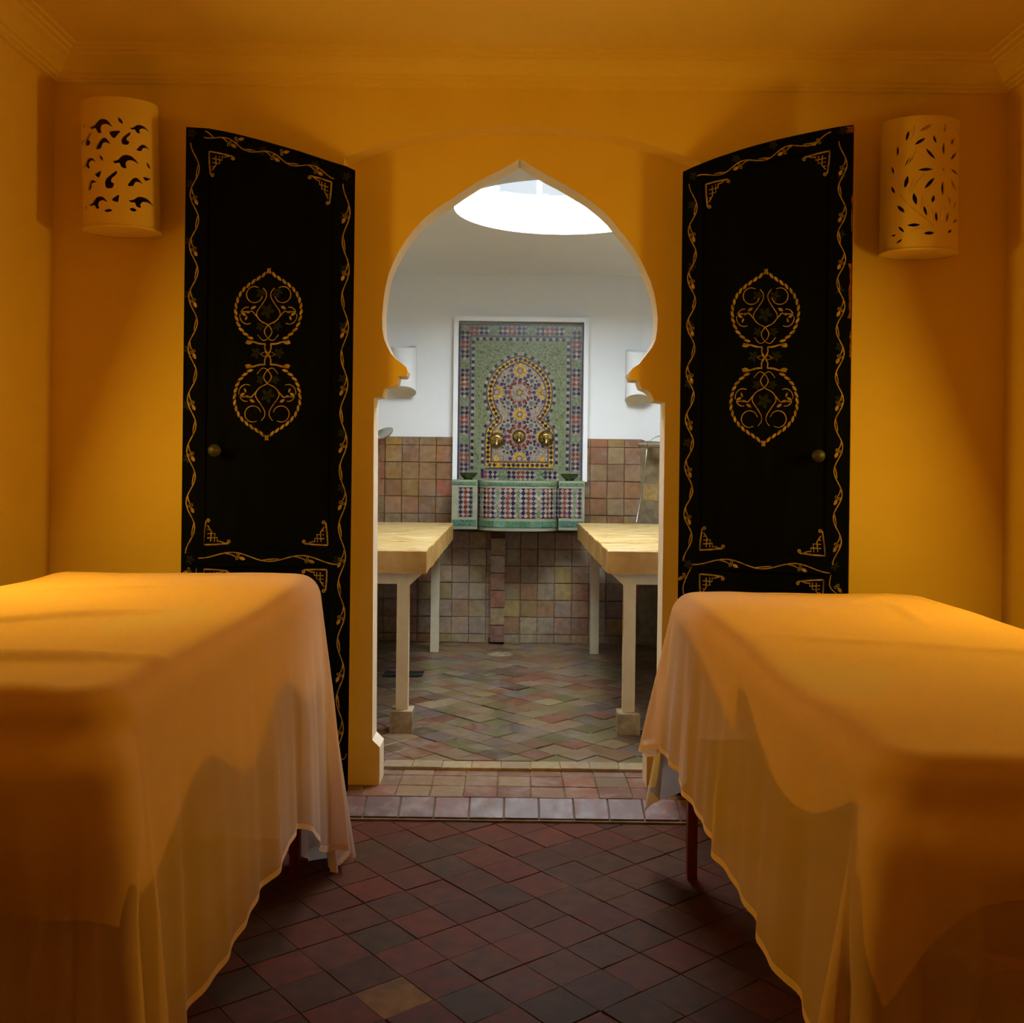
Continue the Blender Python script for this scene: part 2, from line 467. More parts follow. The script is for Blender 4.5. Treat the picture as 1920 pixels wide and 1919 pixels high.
# ceiling with the round shaft
SX, SY, SR = 0.216, 4.555, 0.492
m = MB()
seg = 64
ring = [(SX + SR * math.cos(2 * PI * k / seg), SY + SR * math.sin(2 * PI * k / seg)) for k in range(seg)]
x0, x1, y0, y1 = IL - .1, IR + .1, YB - .0, YF + .1
def proj(p):
    dx, dy = p[0] - SX, p[1] - SY
    t = min((x1 - SX) / dx if dx > 1e-9 else 1e9, (x0 - SX) / dx if dx < -1e-9 else 1e9,
            (y1 - SY) / dy if dy > 1e-9 else 1e9, (y0 - SY) / dy if dy < -1e-9 else 1e9)
    return (SX + dx * t, SY + dy * t)
for z in (ZIC, ZIC + .13):
    for p in ring: m.v.append(Vector((p[0], p[1], z)))
    for p in ring:
        q = proj(p); m.v.append(Vector((q[0], q[1], z)))
for k in range(seg):
    j = (k + 1) % seg
    m.face([k, j, seg + j, seg + k]); m.face([2 * seg + k, 2 * seg + j, 3 * seg + j, 3 * seg + k][::-1])
    m.face([k, 2 * seg + k, 2 * seg + j, j]); m.face([seg + k, seg + j, 3 * seg + j, 3 * seg + k])
# corners of the rectangle
for cxy in ((x0, y0), (x1, y0), (x1, y1), (x0, y1)):
    qs = sorted(range(seg), key=lambda k: math.hypot(m.v[seg + k].x - cxy[0], m.v[seg + k].y - cxy[1]))
    best = None
    for k in range(seg):
        j = (k + 1) % seg
        a, b2 = m.v[seg + k], m.v[seg + j]
        onx = lambda v: abs(v.x - cxy[0]) < 1e-6; ony = lambda v: abs(v.y - cxy[1]) < 1e-6
        if (onx(a) and ony(b2)) or (ony(a) and onx(b2)): best = (k, j)
    if best:
        i = len(m.v); m.v.append(Vector((*cxy, ZIC))); m.v.append(Vector((*cxy, ZIC + .13)))
        k, j = best
        m.face([seg + k, seg + j, i]); m.face([3 * seg + k, 3 * seg + j, i + 1])
ce = m.build('ceiling_steam', M['white'], smooth=True)
struct(ce, 'white ceiling of the steam room with the round skylight opening')

sk = empty('skylight', (SX, SY, ZIC + .13))
tag(sk, 'round skylight let into the white ceiling beyond the keyhole doorway', 'skylight')
m = MB()
prof_g = [(SR + .05, 0.0)] + [((SR + .05) * math.cos(t), .22 * math.sin(t)) for t in [R(a) for a in range(8, 90, 9)]] + [(0.0001, .22)]
m.lathe(prof_g, Matrix.Translation((SX, SY, ZIC + .135)), seg=48, cap=False)
m.build('glass_dome', M['glass'], sk, smooth='all')
m = MB()
m.lathe([(SR + .0, 0), (SR + .07, 0), (SR + .07, .03), (SR + .0, .03), (SR + .0, 0)], Matrix.Translation((SX, SY, ZIC + .13)), seg=48, cap=False)
m.build('rim', M['white'], sk, smooth=True)
for a in (20, 60, 100, 140, 200, 240, 280, 320):
    m = MB(); ca, sa = math.cos(R(a)), math.sin(R(a))
    m.box((SR - .10, -.012, .028), (SR + .03, .012, .042), M=Matrix.Translation((SX, SY, ZIC + .13)) @ Matrix.Rotation(R(a), 4, 'Z'))
    m.build('bracket', M['white'], sk)

# ------------------------------------------------------------------ tiles
def clip(poly, nx, ny, d):
    """keep nx*x+ny*y<=d"""
    out = []
    for i in range(len(poly)):
        a, b_ = poly[i], poly[(i + 1) % len(poly)]
        da, db = nx * a[0] + ny * a[1] - d, nx * b_[0] + ny * b_[1] - d
        if da <= 0: out.append(a)
        if (da < 0) != (db < 0) and da != db:
            t = da / (da - db); out.append((a[0] + (b_[0] - a[0]) * t, a[1] + (b_[1] - a[1]) * t))
    return out


def clip_rect(poly, x0, x1, y0, y1):
    for nx, ny, d in ((1, 0, x1), (-1, 0, -x0), (0, 1, y1), (0, -1, -y0)):
        poly = clip(poly, nx, ny, d)
        if len(poly) < 3: return []
    return poly


def area(poly):
    return abs(sum(poly[i][0] * poly[(i + 1) % len(poly)][1] - poly[(i + 1) % len(poly)][0] * poly[i][1] for i in range(len(poly)))) / 2


def vary(c, rnd, k=0.16):
    f = 1 + rnd.uniform(-k, k)
    return tuple(max(0.002, x * f * (1 + rnd.uniform(-.06, .06))) for x in c)


def tile_variants(name, a, mat, rnd, n=6, th=.012, bevel=.003):
    out = []
    for k in range(n):
        j = lambda: rnd.uniform(-.0016, .0016)
        h = a / 2
        m = MB()
        m.prism([(-h + j(), -h + j()), (h + j(), -h + j()), (h + j(), h + j()), (-h + j(), h + j())], lambda x, y, hh: (x, y, hh), -th, 0, inset=bevel, back=False)
        out.append(m.mesh(name, mat))
    return out


def frame_matrix(origin, ux, uy, uz):
    m4 = Matrix.Identity(4)
    for i, v in enumerate((ux, uy, uz)):
        for r in range(3): m4[r][i] = v[r]
    m4.translation = origin
    return m4


def lay(parent, mat_obj, mat_stuff, base, rect, a, gap, rot, palette, limit, score, rnd, th=.012, name='tile', offset=(0, 0), brick=False, jz=.0015, skip=None, stuff_name='distant_tiles', bevel=.003, pale=None):
    """tiles on a plane; base: 4x4 matrix of the plane; rect in plane coords"""
    vs_ = tile_variants(name, a, mat_obj, rnd, th=th, bevel=bevel)
    x0, x1, y0, y1 = rect
    p = a + gap
    diag = math.hypot(x1 - x0, y1 - y0)
    cx, cy = (x0 + x1) / 2 + offset[0], (y0 + y1) / 2 + offset[1]
    cr, sr = math.cos(rot), math.sin(rot)
    nn = int(diag / p / 2) + 2
    cand = []
    for i in range(-nn, nn + 1):
        for j in range(-nn, nn + 1):
            lx, ly = (i + (0.5 if brick and j % 2 else 0)) * p, j * p
            wx, wy = cx + lx * cr - ly * sr, cy + lx * sr + ly * cr
            h = a / 2
            q = [(wx + sx * h * cr - sy * h * sr, wy + sx * h * sr + sy * h * cr) for sx, sy in ((-1, -1), (1, -1), (1, 1), (-1, 1))]
            g = gap / 2
            c = clip_rect(q, x0 + g, x1 - g, y0 + g, y1 - g)
            if len(c) < 3 or area(c) < a * a * .04: continue
            if skip and skip(wx, wy): continue
            cand.append((score(wx, wy), wx, wy, c, area(c) > a * a * .999))
    cand.sort(key=lambda t: -t[0])
    stuff = MB()
    for k, (s_, wx, wy, c, full) in enumerate(cand):
        col = vary(rnd.choice(pale[1] if pale and pale[0](wx, wy) else palette), rnd)
        dz = rnd.uniform(-jz, jz)
        if k < limit and s_ > 0:
            if full:
                o = bpy.data.objects.new(name, rnd.choice(vs_))
                C.objects.link(o)
                T = base @ Matrix.Translation((wx, wy, dz)) @ Matrix.Rotation(rot, 4, 'Z') @ Matrix.Rotation(rnd.uniform(-.012, .012), 4, 'X') @ Matrix.Rotation(rnd.uniform(-.012, .012), 4, 'Y')
            else:
                m = MB(); gx = sum(q[0] for q in c) / len(c); gy = sum(q[1] for q in c) / len(c)
                m.prism([(q[0] - gx, q[1] - gy) for q in c], lambda x, y, hh: (x, y, hh), -th, 0, inset=.002, back=False)
                o = bpy.data.objects.new(name, m.mesh(name, mat_obj)); C.objects.link(o)
                T = base @ Matrix.Translation((gx, gy, dz))
            o.parent = parent
            o.matrix_basis = Matrix.Translation(-Vector(parent.location)) @ T
            o.color = (*col, 1)
        else:
            stuff.prism(c, lambda x, y, hh: base @ Vector((x, y, hh + dz)), -th, 0, inset=bevel, back=False, col=col)
    if stuff.v:
        o = stuff.build(stuff_name, mat_stuff, parent)
        o['kind'] = 'stuff'
    return len(cand)


rnd = random.Random(7)
terra = [(0.098, 0.022, 0.0075), (0.11, 0.025, 0.009), (0.088, 0.022, 0.0075), (0.10, 0.023, 0.010), (0.082, 0.026, 0.0085), (0.072, 0.026, 0.009), (0.060, 0.027, 0.010), (0.072, 0.022, 0.008), (0.095, 0.024, 0.009)]
# massage room floor
m = MB(); m.box((XL - .1, YREAR, -.06), (XR + .1, YW, -.0026))
fl = struct(m.build('floor', M['grout_dark']), 'dark terracotta tile floor of the massage room')
Z0 = Matrix.Identity(4)
def sc_outer(x, y):
    if y < 1.3 or y > 3.3 or abs(x - .02) > 0.75 + (y - 2) * .12: return 0
    return 1 / y
lay(fl, M['terra'], M['terra_stuff'], Z0, (XL, XR, YREAR, 3.222), .1225, .0022, R(39), terra, 290, sc_outer, rnd, offset=(.03, .02), bevel=.0014, jz=.0007)

for c_ in sorted(fl.children, key=lambda c: (c.location - Vector((-.251, 2.209, 0))).length if c.data.name.startswith('tile') else 9)[:1]:
    c_.color = (0.19, 0.085, 0.012, 1)

# doorway platform: sloped nosing row, flat rows
PL, PR = -.74, .80
m = MB()
pts = [(3.222, 0), (3.222, .006), (3.232, .010), (3.328, ZP - .006), (YB + .07, ZP - .006), (YB + .07, 0)]
m.prism(pts, lambda a, b_, h: (h, a, b_), PL, PR)
pf = struct(m.build('floor_threshold', M['grout']), 'raised tiled threshold in the doorway with a sloping front row')
plat = [(0.17, 0.065, 0.03), (0.20, 0.085, 0.04), (0.16, 0.09, 0.05), (0.20, 0.12, 0.06), (0.15, 0.06, 0.03)]
slope = math.atan2(ZP - .012, .100)
base = Matrix.Translation((0, 3.226, .012)) @ Matrix.Rotation(slope, 4, 'X')
lay(pf, M['sill'], M['sill_stuff'], base, (PL, PR, 0, .107), .1085, .004, 0, [(0.13, 0.045, 0.025), (0.12, 0.05, 0.032), (0.15, 0.045, 0.024), (0.13, 0.055, 0.038)], 99, lambda x, y: 1, rnd, jz=.0008, offset=(.012, 0))
base = Matrix.Translation((0, 0, ZP))
lay(pf, M['sill'], M['sill_stuff'], base, (PL, PR, 3.329, 3.612), .109, .003, 0, plat, 99, lambda x, y: 1, rnd, jz=.001, offset=(-.012, .028))

# steam room floor
m = MB(); m.box((IL, 3.618, -.02), (IR, YF, ZI - .004))
fi = struct(m.build('floor_steam', M['grout']), 'worn multicoloured diamond tile floor of the steam room')
inner = [(0.15, 0.088, 0.040), (0.18, 0.115, 0.050), (0.135, 0.105, 0.043), (0.15, 0.070, 0.034), (0.14, 0.098, 0.060), (0.125, 0.086, 0.072), (0.19, 0.130, 0.062), (0.105, 0.088, 0.034), (0.14, 0.055, 0.027), (0.085, 0.050, 0.030)]
base = Matrix.Translation((0, 0, ZI))
lay(fi, M['tile'], M['tile_stuff'], base, (IL, IR, 3.616, 3.70), .103, .003, 0, [(0.34, 0.27, 0.14), (0.30, 0.22, 0.12)], 24, lambda x, y: 1 if abs(x) < .75 else 0, rnd, name='border_tile', stuff_name='distant_border_tiles')
def sc_inner(x, y):
    if abs(x - .03) > .14 * y + .12: return 0
    return 1 / y
lay(fi, M['tile'], M['tile_stuff'], base, (IL, IR, 3.703, YF), .104, .003, R(45), inner, 270, sc_inner, rnd, jz=.0022)

# wainscot on the far wall and the oblique corners
wt = [(0.23, 0.105, 0.045), (0.25, 0.115, 0.048), (0.22, 0.125, 0.060), (0.24, 0.14, 0.070), (0.26, 0.15, 0.065), (0.20, 0.115, 0.060), (0.25, 0.088, 0.045), (0.23, 0.145, 0.078), (0.26, 0.15, 0.04)]
ZW = E + .152
TW = .1035
hgt = ZW - ZI
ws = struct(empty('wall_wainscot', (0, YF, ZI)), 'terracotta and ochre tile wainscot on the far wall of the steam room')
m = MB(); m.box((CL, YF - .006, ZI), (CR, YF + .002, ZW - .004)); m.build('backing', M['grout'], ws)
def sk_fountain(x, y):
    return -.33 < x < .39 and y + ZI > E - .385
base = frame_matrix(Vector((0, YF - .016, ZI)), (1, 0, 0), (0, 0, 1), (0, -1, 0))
lay(ws, M['tile'], M['tile_stuff'], base, (CL, CR, 0, hgt), TW - .003, .003, 0, wt, 260, lambda x, y: 1, rnd, jz=.002, skip=sk_fountain, offset=(.02, 0), pale=(lambda x, y: abs(x - .03) < .52 and y < .72, [(0.32, 0.225, 0.125), (0.35, 0.255, 0.155), (0.31, 0.18, 0.10), (0.33, 0.235, 0.165), (0.32, 0.215, 0.08), (0.28, 0.155, 0.08)]))  # paler colours painted below the basin to offset the shade there
ang = math.atan2(CD, IR - CR)
wr = struct(empty('wall_wainscot_right', (CR, YF, ZI)), 'yellow ochre tile wainscot on the oblique corner behind the shower hose')
ux = Vector((IR - CR, -CD, 0)).normalized(); nz = Vector((ux.y, -ux.x, 0))
if nz.y > 0: nz = -nz
base = frame_matrix(Vector((CR, YF, ZI)) + nz * .016, ux, (0, 0, 1), nz)
m = MB(); m.prism([(CR - .012, YF), (IR, YF - CD), (IR, YF - CD - .012), (CR - .012, YF - .014)], lambda a, b_, h: (a, b_, h), ZI, ZW - .024); m.build('backing', M['grout'], wr)
lay(wr, M['tile'], M['tile_stuff'], base, (0.004, .55, 0, hgt - .02), TW - .003, .003, 0, [(0.48, 0.29, 0.02), (0.42, 0.25, 0.03), (0.32, 0.20, 0.07), (0.24, 0.16, 0.09)], 48, lambda x, y: 1 if x < .3 else 0, rnd, jz=.002)
wl = struct(empty('wall_wainscot_left', (CL, YF, ZI)), 'tile wainscot on the oblique corner at the left edge of the doorway')
ux = Vector((CL - IL, CD, 0)).normalized(); nz = Vector((ux.y, -ux.x, 0))
if nz.y > 0: nz = -nz
L_ = math.hypot(CL - IL, CD)
base = frame_matrix(Vector((IL, YF - CD, ZI)) + nz * .016, ux, (0, 0, 1), nz)
m = MB(); m.prism([(CL + .012, YF), (IL, YF - CD), (IL, YF - CD - .012), (CL + .012, YF - .014)], lambda a, b_, h: (a, b_, h), ZI, ZW - .004); m.build('backing', M['grout'], wl)
lay(wl, M['tile'], M['tile_stuff'], base, (0, L_ - .006, 0, hgt), TW - .003, .003, 0, wt + [(0.46, 0.30, 0.07)], 36, lambda x, y: 1 if x > L_ - .25 else 0, rnd, jz=.002)
for nm, xx, sgn, lb in (('wall_wainscot_side', IL, 1, 'tile wainscot along the left side wall behind the slab'), ('wall_wainscot_side_right', IR, -1, 'tile wainscot along the right side wall behind the slab')):
    wsd = struct(empty(nm, (xx, YB, ZI)), lb)
    base = frame_matrix(Vector((xx + sgn * .014, 0, ZI)), (0, 1, 0), (0, 0, 1), (sgn, 0, 0))
    lay(wsd, M['tile'], M['tile_stuff'], base, (YB, YF - CD, 0, hgt), TW - .003, .003, 0, wt, 0, lambda x, y: 0, rnd, jz=.002, stuff_name='wall_tiles')

# drains in the steam room floor
dr = empty('floor_drain', at(937, 1231, 5.75)); dr.location.z = ZI
tag(dr, 'small square terracotta drain cover set in the floor before the fountain', 'drain')
c0 = Vector((dr.location.x, dr.location.y, ZI))
m = MB()
for k in range(4):
    m.box((-.062, -.062, -.004), (.062, -.048, .004), M=Matrix.Translation(c0) @ Matrix.Rotation(R(45 + 90 * k), 4, 'Z'))
m.build('frame', M['concrete'], dr)
for k in (-1, 0, 1):
    m = MB(); m.box((-.045, k * .028 - .006, -.004), (.045, k * .028 + .006, .003), M=Matrix.Translation(c0) @ Matrix.Rotation(R(45), 4, 'Z'))
    m.build('bar', M['concrete'], dr)
dp = at(757, 1268, 5.2)
dr = empty('slot_drain', (dp.x, 5.19, ZI))
tag(dr, 'long dark slot drain in the floor behind the left block-footed leg', 'drain')
m = MB(); m.box((dp.x - .10, 5.12, ZI - .003), (dp.x + .10, 5.26, ZI + .003)); m.build('channel', M['black'], dr)
m = MB(); m.box((dp.x - .10, 5.14, ZI + .003), (dp.x + .10, 5.175, ZI + .007)); m.build('grating', M['iron'], dr)

# ------------------------------------------------------------------ mosaic fountain
ft = empty('mosaic_fountain', (0.04, YF, E - .39))
tag(ft, 'tall green mosaic wall fountain with three brass spouts and tiled basin on the far wall', 'fountain')
NAVY, RED, YEL, BEI, SAGE, BLU, BLK, MINT = (0.010, 0.009, 0.045), (0.18, 0.022, 0.014), (0.52, 0.30, 0.015), (0.32, 0.27, 0.215), (0.17, 0.21, 0.115), (0.05, 0.10, 0.16), (0.008, 0.007, 0.008), (0.11, 0.22, 0.12)
VIO = (0.030, 0.020, 0.085)
S6 = 6.854
KD = 6.115            # depth of the mosaic plane
def mz(X, V):         # mosaic units -> (x, z) on the panel
    px, py = 840 + X / S6, 580 + V / S6
    return ((px - 961) / F * KD + .0005, E + (868.1 - py) / F * KD)
mf = random.Random(3)
# panel set into its niche frame
m = MB()
pa, pb = mz(125, 190), mz(1718, 2215)
m.box((pa[0], KD, pb[1]), (pb[0], YF - .001, pa[1]))
m.build('back_panel', M['green_field'], ft)
# white niche surround projecting round the panel
ix0, ix1, iz1 = pa[0] - .003, pb[0] + .003, pa[1] + .012
fr = MB()
ox0, ox1, oz1 = ix0 - .028, ix1 + .028, iz1 + .028
outl = [(ox0, E - .11), (ix0, E - .11), (ix0, iz1), (ix1, iz1), (ix1, E - .11), (ox1, E - .11), (ox1, oz1), (ox0, oz1)]
fr.prism(outl, fnY, YF - .001, 6.088, inset=0)
# widen the surround so that it merges into the wall
fo = fr.build('niche_surround', M['white'], ft)


def piece(mb, pts, col, h=.0035, ins=.0012, vk=.22):
    q = [mz(*p) for p in pts]
    mb.prism(q, fnY, KD + .001, KD - h + mf.uniform(-.0006, .0006) * min(1, h / .003), col=vary(col, mf, vk), inset=ins, back=False)


def dia(mb, X, V, r, col, rot=0, **k):
    piece(mb, [(X + r * math.cos(rot + PI / 2 * i), V + r * math.sin(rot + PI / 2 * i)) for i in range(4)], col, **k)


def sq(mb, X, V, r, col, rot=0, **k):
    dia(mb, X, V, r * 1.414, col, rot + PI / 4, **k)


def bar(mb, a, b_, wd, col, **k):
    d = Vector((b_[0] - a[0], b_[1] - a[1])); n_ = Vector((-d.y, d.x)).normalized() * wd / 2
    piece(mb, [(a[0] + n_.x, a[1] + n_.y), (b_[0] + n_.x, b_[1] + n_.y), (b_[0] - n_.x, b_[1] - n_.y), (a[0] - n_.x, a[1] - n_.y)], col, **k)


# outer border
bo = MB()
def long_bar(mb, a, b_, wd, col, step=90):
    L = math.hypot(b_[0] - a[0], b_[1] - a[1]); n_ = max(1, round(L / step))
    for i in range(n_):
        t0, t1 = i / n_, (i + 1) / n_ - 3 / L
        bar(mb, (a[0] + (b_[0] - a[0]) * t0, a[1] + (b_[1] - a[1]) * t0), (a[0] + (b_[0] - a[0]) * t1, a[1] + (b_[1] - a[1]) * t1), wd, col, ins=.0005)
for a, b_ in (((132, 205), (132, 2195)), ((1708, 205), (1708, 2195)), ((132, 205), (1708, 205)), ((272, 350), (272, 2080)), ((1562, 350), (1562, 2080)), ((272, 350), (1562, 350))):
    long_bar(bo, a, b_, 12, VIO)
SEQ = [NAVY, NAVY, RED, RED, NAVY, NAVY, None, None]
def band(mb, X0, V0, dX, dV, n_, ph, cols, half=29, base_=BEI, sign=1):
    """two-wide run of lozenges with pale lozenges between them"""
    for i in range(n_):
        X, V = X0 + dX * i, V0 + dV * i
        c = SEQ[(i + ph) % 8]
        for s in (-30, 30):
            ax, av = (X + s, V) if dV else (X, V + s)
            cc = c or (SAGE if mf.random() < .6 else MINT)
            dia(mb, ax, av, half - 2, cc)
        for s in (-60, 0, 60):
            if dV: ax, av = X + s, V + dV / 2
            else: ax, av = X + dX / 2, V + s
            if abs(s) == 60 : continue
            dia(mb, ax, av, half - 2, base_ if c else SAGE)
band(bo, 202, 310, 0, 60.5, 31, 0, None)
band(bo, 1637, 240, 0, 60.0, 33, 7, None)
band(bo, 290, 282, 60.5, 0, 21, 2, None)
# pale backing of the border columns
for (a, b_) in (((140, 215), (266, 2190)), ((1570, 215), (1702, 2190)), ((266, 215), (1570, 344))):
    q0, q1 = mz(*a), mz(*b_)
    bo.box((q0[0], KD - .0005, q1[1]), (q1[0], KD + .002, q0[1]), col=(0.20, 0.17, 0.12))
o = bo.build('border_mosaic', M['mosaic'], ft); o['kind'] = 'stuff'; o['label'] = 'red, navy and cream lozenge border'

ck = MB()
i = 0
X = 320
while X < 1530:
    sq(ck, X, 388, 19, BLK if i % 2 else BEI); X += 42.5; i += 1
for X in (307, 1530):
    V = 430; i = 0
    while V < 2070:
        sq(ck, X, V, 19, (NAVY if mf.random() < .8 else BLK) if i % 2 == 0 else BEI); V += 42.5; i += 1
o = ck.build('checker_border', M['mosaic'], ft); o['kind'] = 'stuff'; o['label'] = 'thin checker row of dark and cream squares'

# keyhole band
path_r = [(915, 640), (1010, 672), (1110, 738), (1190, 815), (1250, 905), (1280, 990), (1292, 1095), (1280, 1215), (1235, 1325), (1168, 1418), (1222, 1470), (1300, 1545), (1322, 1640), (1322, 2006)]
path_l = [(915, 640), (832, 662), (750, 705), (670, 762), (595, 855), (548, 950), (527, 1050), (527, 1130), (545, 1215), (590, 1320), (655, 1415), (610, 1465), (535, 1535), (512, 1630), (512, 2006)]
def smooth(pts, keep, it=2):
    for _ in range(it):
        q = [pts[0]]
        for i in range(len(pts) - 1):
            a, b_ = pts[i], pts[i + 1]
            if i not in () : q.append((a[0] * .75 + b_[0] * .25, a[1] * .75 + b_[1] * .25)); q.append((a[0] * .25 + b_[0] * .75, a[1] * .25 + b_[1] * .75))
        q.append(pts[-1]); pts = q
    return pts
def resample(pts, step):
    out = []; acc = 0; nxt = 0
    for i in range(len(pts) - 1):
        a, b_ = pts[i], pts[i + 1]; L = math.hypot(b_[0] - a[0], b_[1] - a[1])
        while nxt <= acc + L:
            t = (nxt - acc) / L if L else 0
            out.append(((a[0] + (b_[0] - a[0]) * t, a[1] + (b_[1] - a[1]) * t), math.atan2(b_[1] - a[1], b_[0] - a[0])))
            nxt += step
        acc += L
    return out
ar = MB(); ac = MB()
interior = []
for side, pth in ((1, path_r), (-1, path_l)):
    A = smooth(pth[:10], ()); B = smooth(pth[9:], ())
    full = A + B[1:]
    if side == 1: right_full = full
    else: left_full = full
    for (p, th) in resample(full, 30):
        nx, ny = -math.sin(th), math.cos(th)
        seg_ = 31
        for off, wd, col in ((0, 62, YEL), (-39, 11, VIO), (39, 11, VIO)):
            c0 = (p[0] + nx * off, p[1] + ny * off)
            a = (c0[0] - math.cos(th) * seg_ / 2, c0[1] - math.sin(th) * seg_ / 2); b_ = (c0[0] + math.cos(th) * seg_ / 2, c0[1] + math.sin(th) * seg_ / 2)
            bar(ar, a, b_, wd, col, h=.0022 if off == 0 else .0036, ins=.0003)
    for (p, th) in resample(full, 61):
        dia(ar, p[0], p[1], 29, NAVY if mf.random() < .75 else BLK, th, h=.0042)
    outs = -side
    for k, (p, th) in enumerate(resample(full, 43)):
        nx, ny = -math.sin(th) * outs, math.cos(th) * outs
        q = (p[0] + nx * 70, p[1] + ny * 70)
        if p[1] > 1380 and p[1] < 1440: continue
        sq(ac, q[0], q[1], 18.5, NAVY if k % 2 else BEI, th)
long_bar(ar, (512, 2006), (1322, 2006), 62, YEL, 40)
for X in range(535, 1320, 61): dia(ar, X, 2006, 29, NAVY, h=.0042)
for dV, in ((-39,), (45,)): long_bar(ar, (512 - (40 if dV > 0 else -40), 2006 + dV), (1322 + (40 if dV > 0 else -40), 2006 + dV), 11, VIO)
o = ar.build('arch_band_mosaic', M['mosaic'], ft); o['kind'] = 'stuff'; o['label'] = 'yellow keyhole band set with navy lozenges'
o = ac.build('arch_checker_mosaic', M['mosaic'], ft); o['kind'] = 'stuff'; o['label'] = 'navy and cream squares around the keyhole band'

# stars inside the keyhole
def inside(X, V, mrg=52):
    poly = right_full + [(1322, 2006)] + [(512, 2006)] + left_full[::-1]
    c = False
    n_ = len(poly)
    dmin = 1e9
    for i in range(n_):
        a, b_ = poly[i], poly[(i + 1) % n_]
        if (a[1] > V) != (b_[1] > V) and X < (b_[0] - a[0]) * (V - a[1]) / (b_[1] - a[1]) + a[0]: c = not c
        L2 = (b_[0] - a[0]) ** 2 + (b_[1] - a[1]) ** 2
        t = 0 if L2 == 0 else max(0, min(1, ((X - a[0]) * (b_[0] - a[0]) + (V - a[1]) * (b_[1] - a[1])) / L2))
        dmin = min(dmin, math.hypot(X - a[0] - t * (b_[0] - a[0]), V - a[1] - t * (b_[1] - a[1])))
    return c and dmin > mrg
sb = MB()
poly = [p for p in right_full] + [(1322, 2006), (512, 2006)] + left_full[::-1][:-1]
sb.prism([mz(*p) for p in poly], fnY, KD + .001, KD - .0010, col=(0.15, 0.105, 0.085), back=False)
sm = MB()
def ngon(mb, X, V, r, n_, col, h=.0040, ph=0):
    if inside(X, V): piece(mb, [(X + r * math.cos(ph + 2 * PI * i / n_), V + r * math.sin(ph + 2 * PI * i / n_)) for i in range(n_)], col, h=h, ins=.0006)
V = 700
row = 0
while V < 1975:
    X = 540 + (row % 2) * 17
    while X < 1300:
        if inside(X, V, 50): piece(sm, [(X + 16, V), (X, V + 16), (X - 16, V), (X, V - 16)], mf.choice([(0.33, 0.27, 0.215), (0.29, 0.23, 0.18), (0.36, 0.31, 0.25)]), h=.0018, ins=.0004, vk=.1)
        X += 34
    V += 17; row += 1
def kite(mb, X, V, th, r0, r1, wd, col):
    c, s_ = math.cos(th), math.sin(th); rm = r0 + (r1 - r0) * .62
    if not inside(X + c * rm, V + s_ * rm): return
    P = lambda r, t: (X + c * r - s_ * t, V + s_ * r + c * t)
    piece(mb, [P(r0, 0), P(rm, wd), P(r1, 0), P(rm, -wd)], col, ins=.0003, h=.0038)
def rosette(X, V, petal, core, ring, n_=12, R1=1.0):
    ngon(sm, X, V, 27 * R1, 10, core)
    for k in range(n_):
        th = 2 * PI * k / n_
        kite(sm, X, V, th, 28 * R1, 92 * R1, 16.5 * R1, petal)
        kite(sm, X, V, th + PI / n_, 18 * R1, 46 * R1, 6 * R1, NAVY)
        kite(sm, X, V, th + PI / n_, 70 * R1, 108 * R1, 12 * R1, BEI)
        th2 = th
        q = (X + 118 * R1 * math.cos(th2), V + 118 * R1 * math.sin(th2))
        ngon(sm, q[0], q[1], 25 * R1, 6, ring, ph=th2)
for V in (790, 1352, 1922): rosette(915, V, YEL, BEI, VIO)
for X in (618, 1212):
    for V in (1070, 1640): rosette(X, V, YEL, BEI, VIO)
for V in (1070, 1640): rosette(908, V, BEI, YEL, RED, R1=1.12)
for X in (618, 1208): ngon(sm, X, 1928, 34, 10, YEL)
for X in (762, 1062):
    for V in (922, 1210, 1497, 1785):
        ngon(sm, X, V, 27, 8, BLU)
        for k in range(8):
            th = PI / 4 * k
            q = (X + 66 * math.cos(th), V + 66 * math.sin(th)); ngon(sm, q[0], q[1], 17, 4, BLK, ph=th)
            kite(sm, X, V, th + PI / 8, 32, 62, 10, BEI)
            kite(sm, X, V, th + PI / 8, 72, 112, 12, BEI if k % 2 else SAGE)
for _ in range(90):
    X, V = mf.uniform(560, 1280), mf.uniform(700, 1960)
    near = min([math.hypot(X - a, V - b_) for a in (618, 912, 1212) for b_ in (790, 1070, 1352, 1640, 1922)] + [math.hypot(X - a, V - b_) - 25 for a in (762, 1062) for b_ in (922, 1210, 1497, 1785)])
    if near > 128: ngon(sm, X, V, 12, 4, mf.choice([MINT, SAGE, BLK]), ph=0)
o = sb.build('keyhole_ground', M['mosaic'], ft)
o = sm.build('star_mosaic', M['mosaic'], ft); o['kind'] = 'stuff'; o['label'] = 'yellow, red and blue star rosettes inside the keyhole'
# small speckles of the green field
sp = MB()
def field_ok(X, V):
    return 350 < X < 1490 and 425 < V < 2060 and not inside(X, V, 0) and min(math.hypot(X - p[0], V - p[1]) for p in right_full + left_full) > 105
V = 440
row = 0
while V < 2060:
    X = 352 + (row % 2) * 15
    while X < 1490:
        if field_ok(X, V):
            dia(sp, X, V, 15, mf.choice([(0.172, 0.20, 0.105), (0.18, 0.205, 0.11), (0.168, 0.20, 0.11)]) if mf.random() < .965 else (0.07, 0.09, 0.04), h=.0012, vk=.06)
        X += 31
    V += 15.5; row += 1
o = sp.build('green_field_mosaic', M['mosaic'], ft); o['kind'] = 'stuff'; o['label'] = 'sage green chips of the field'
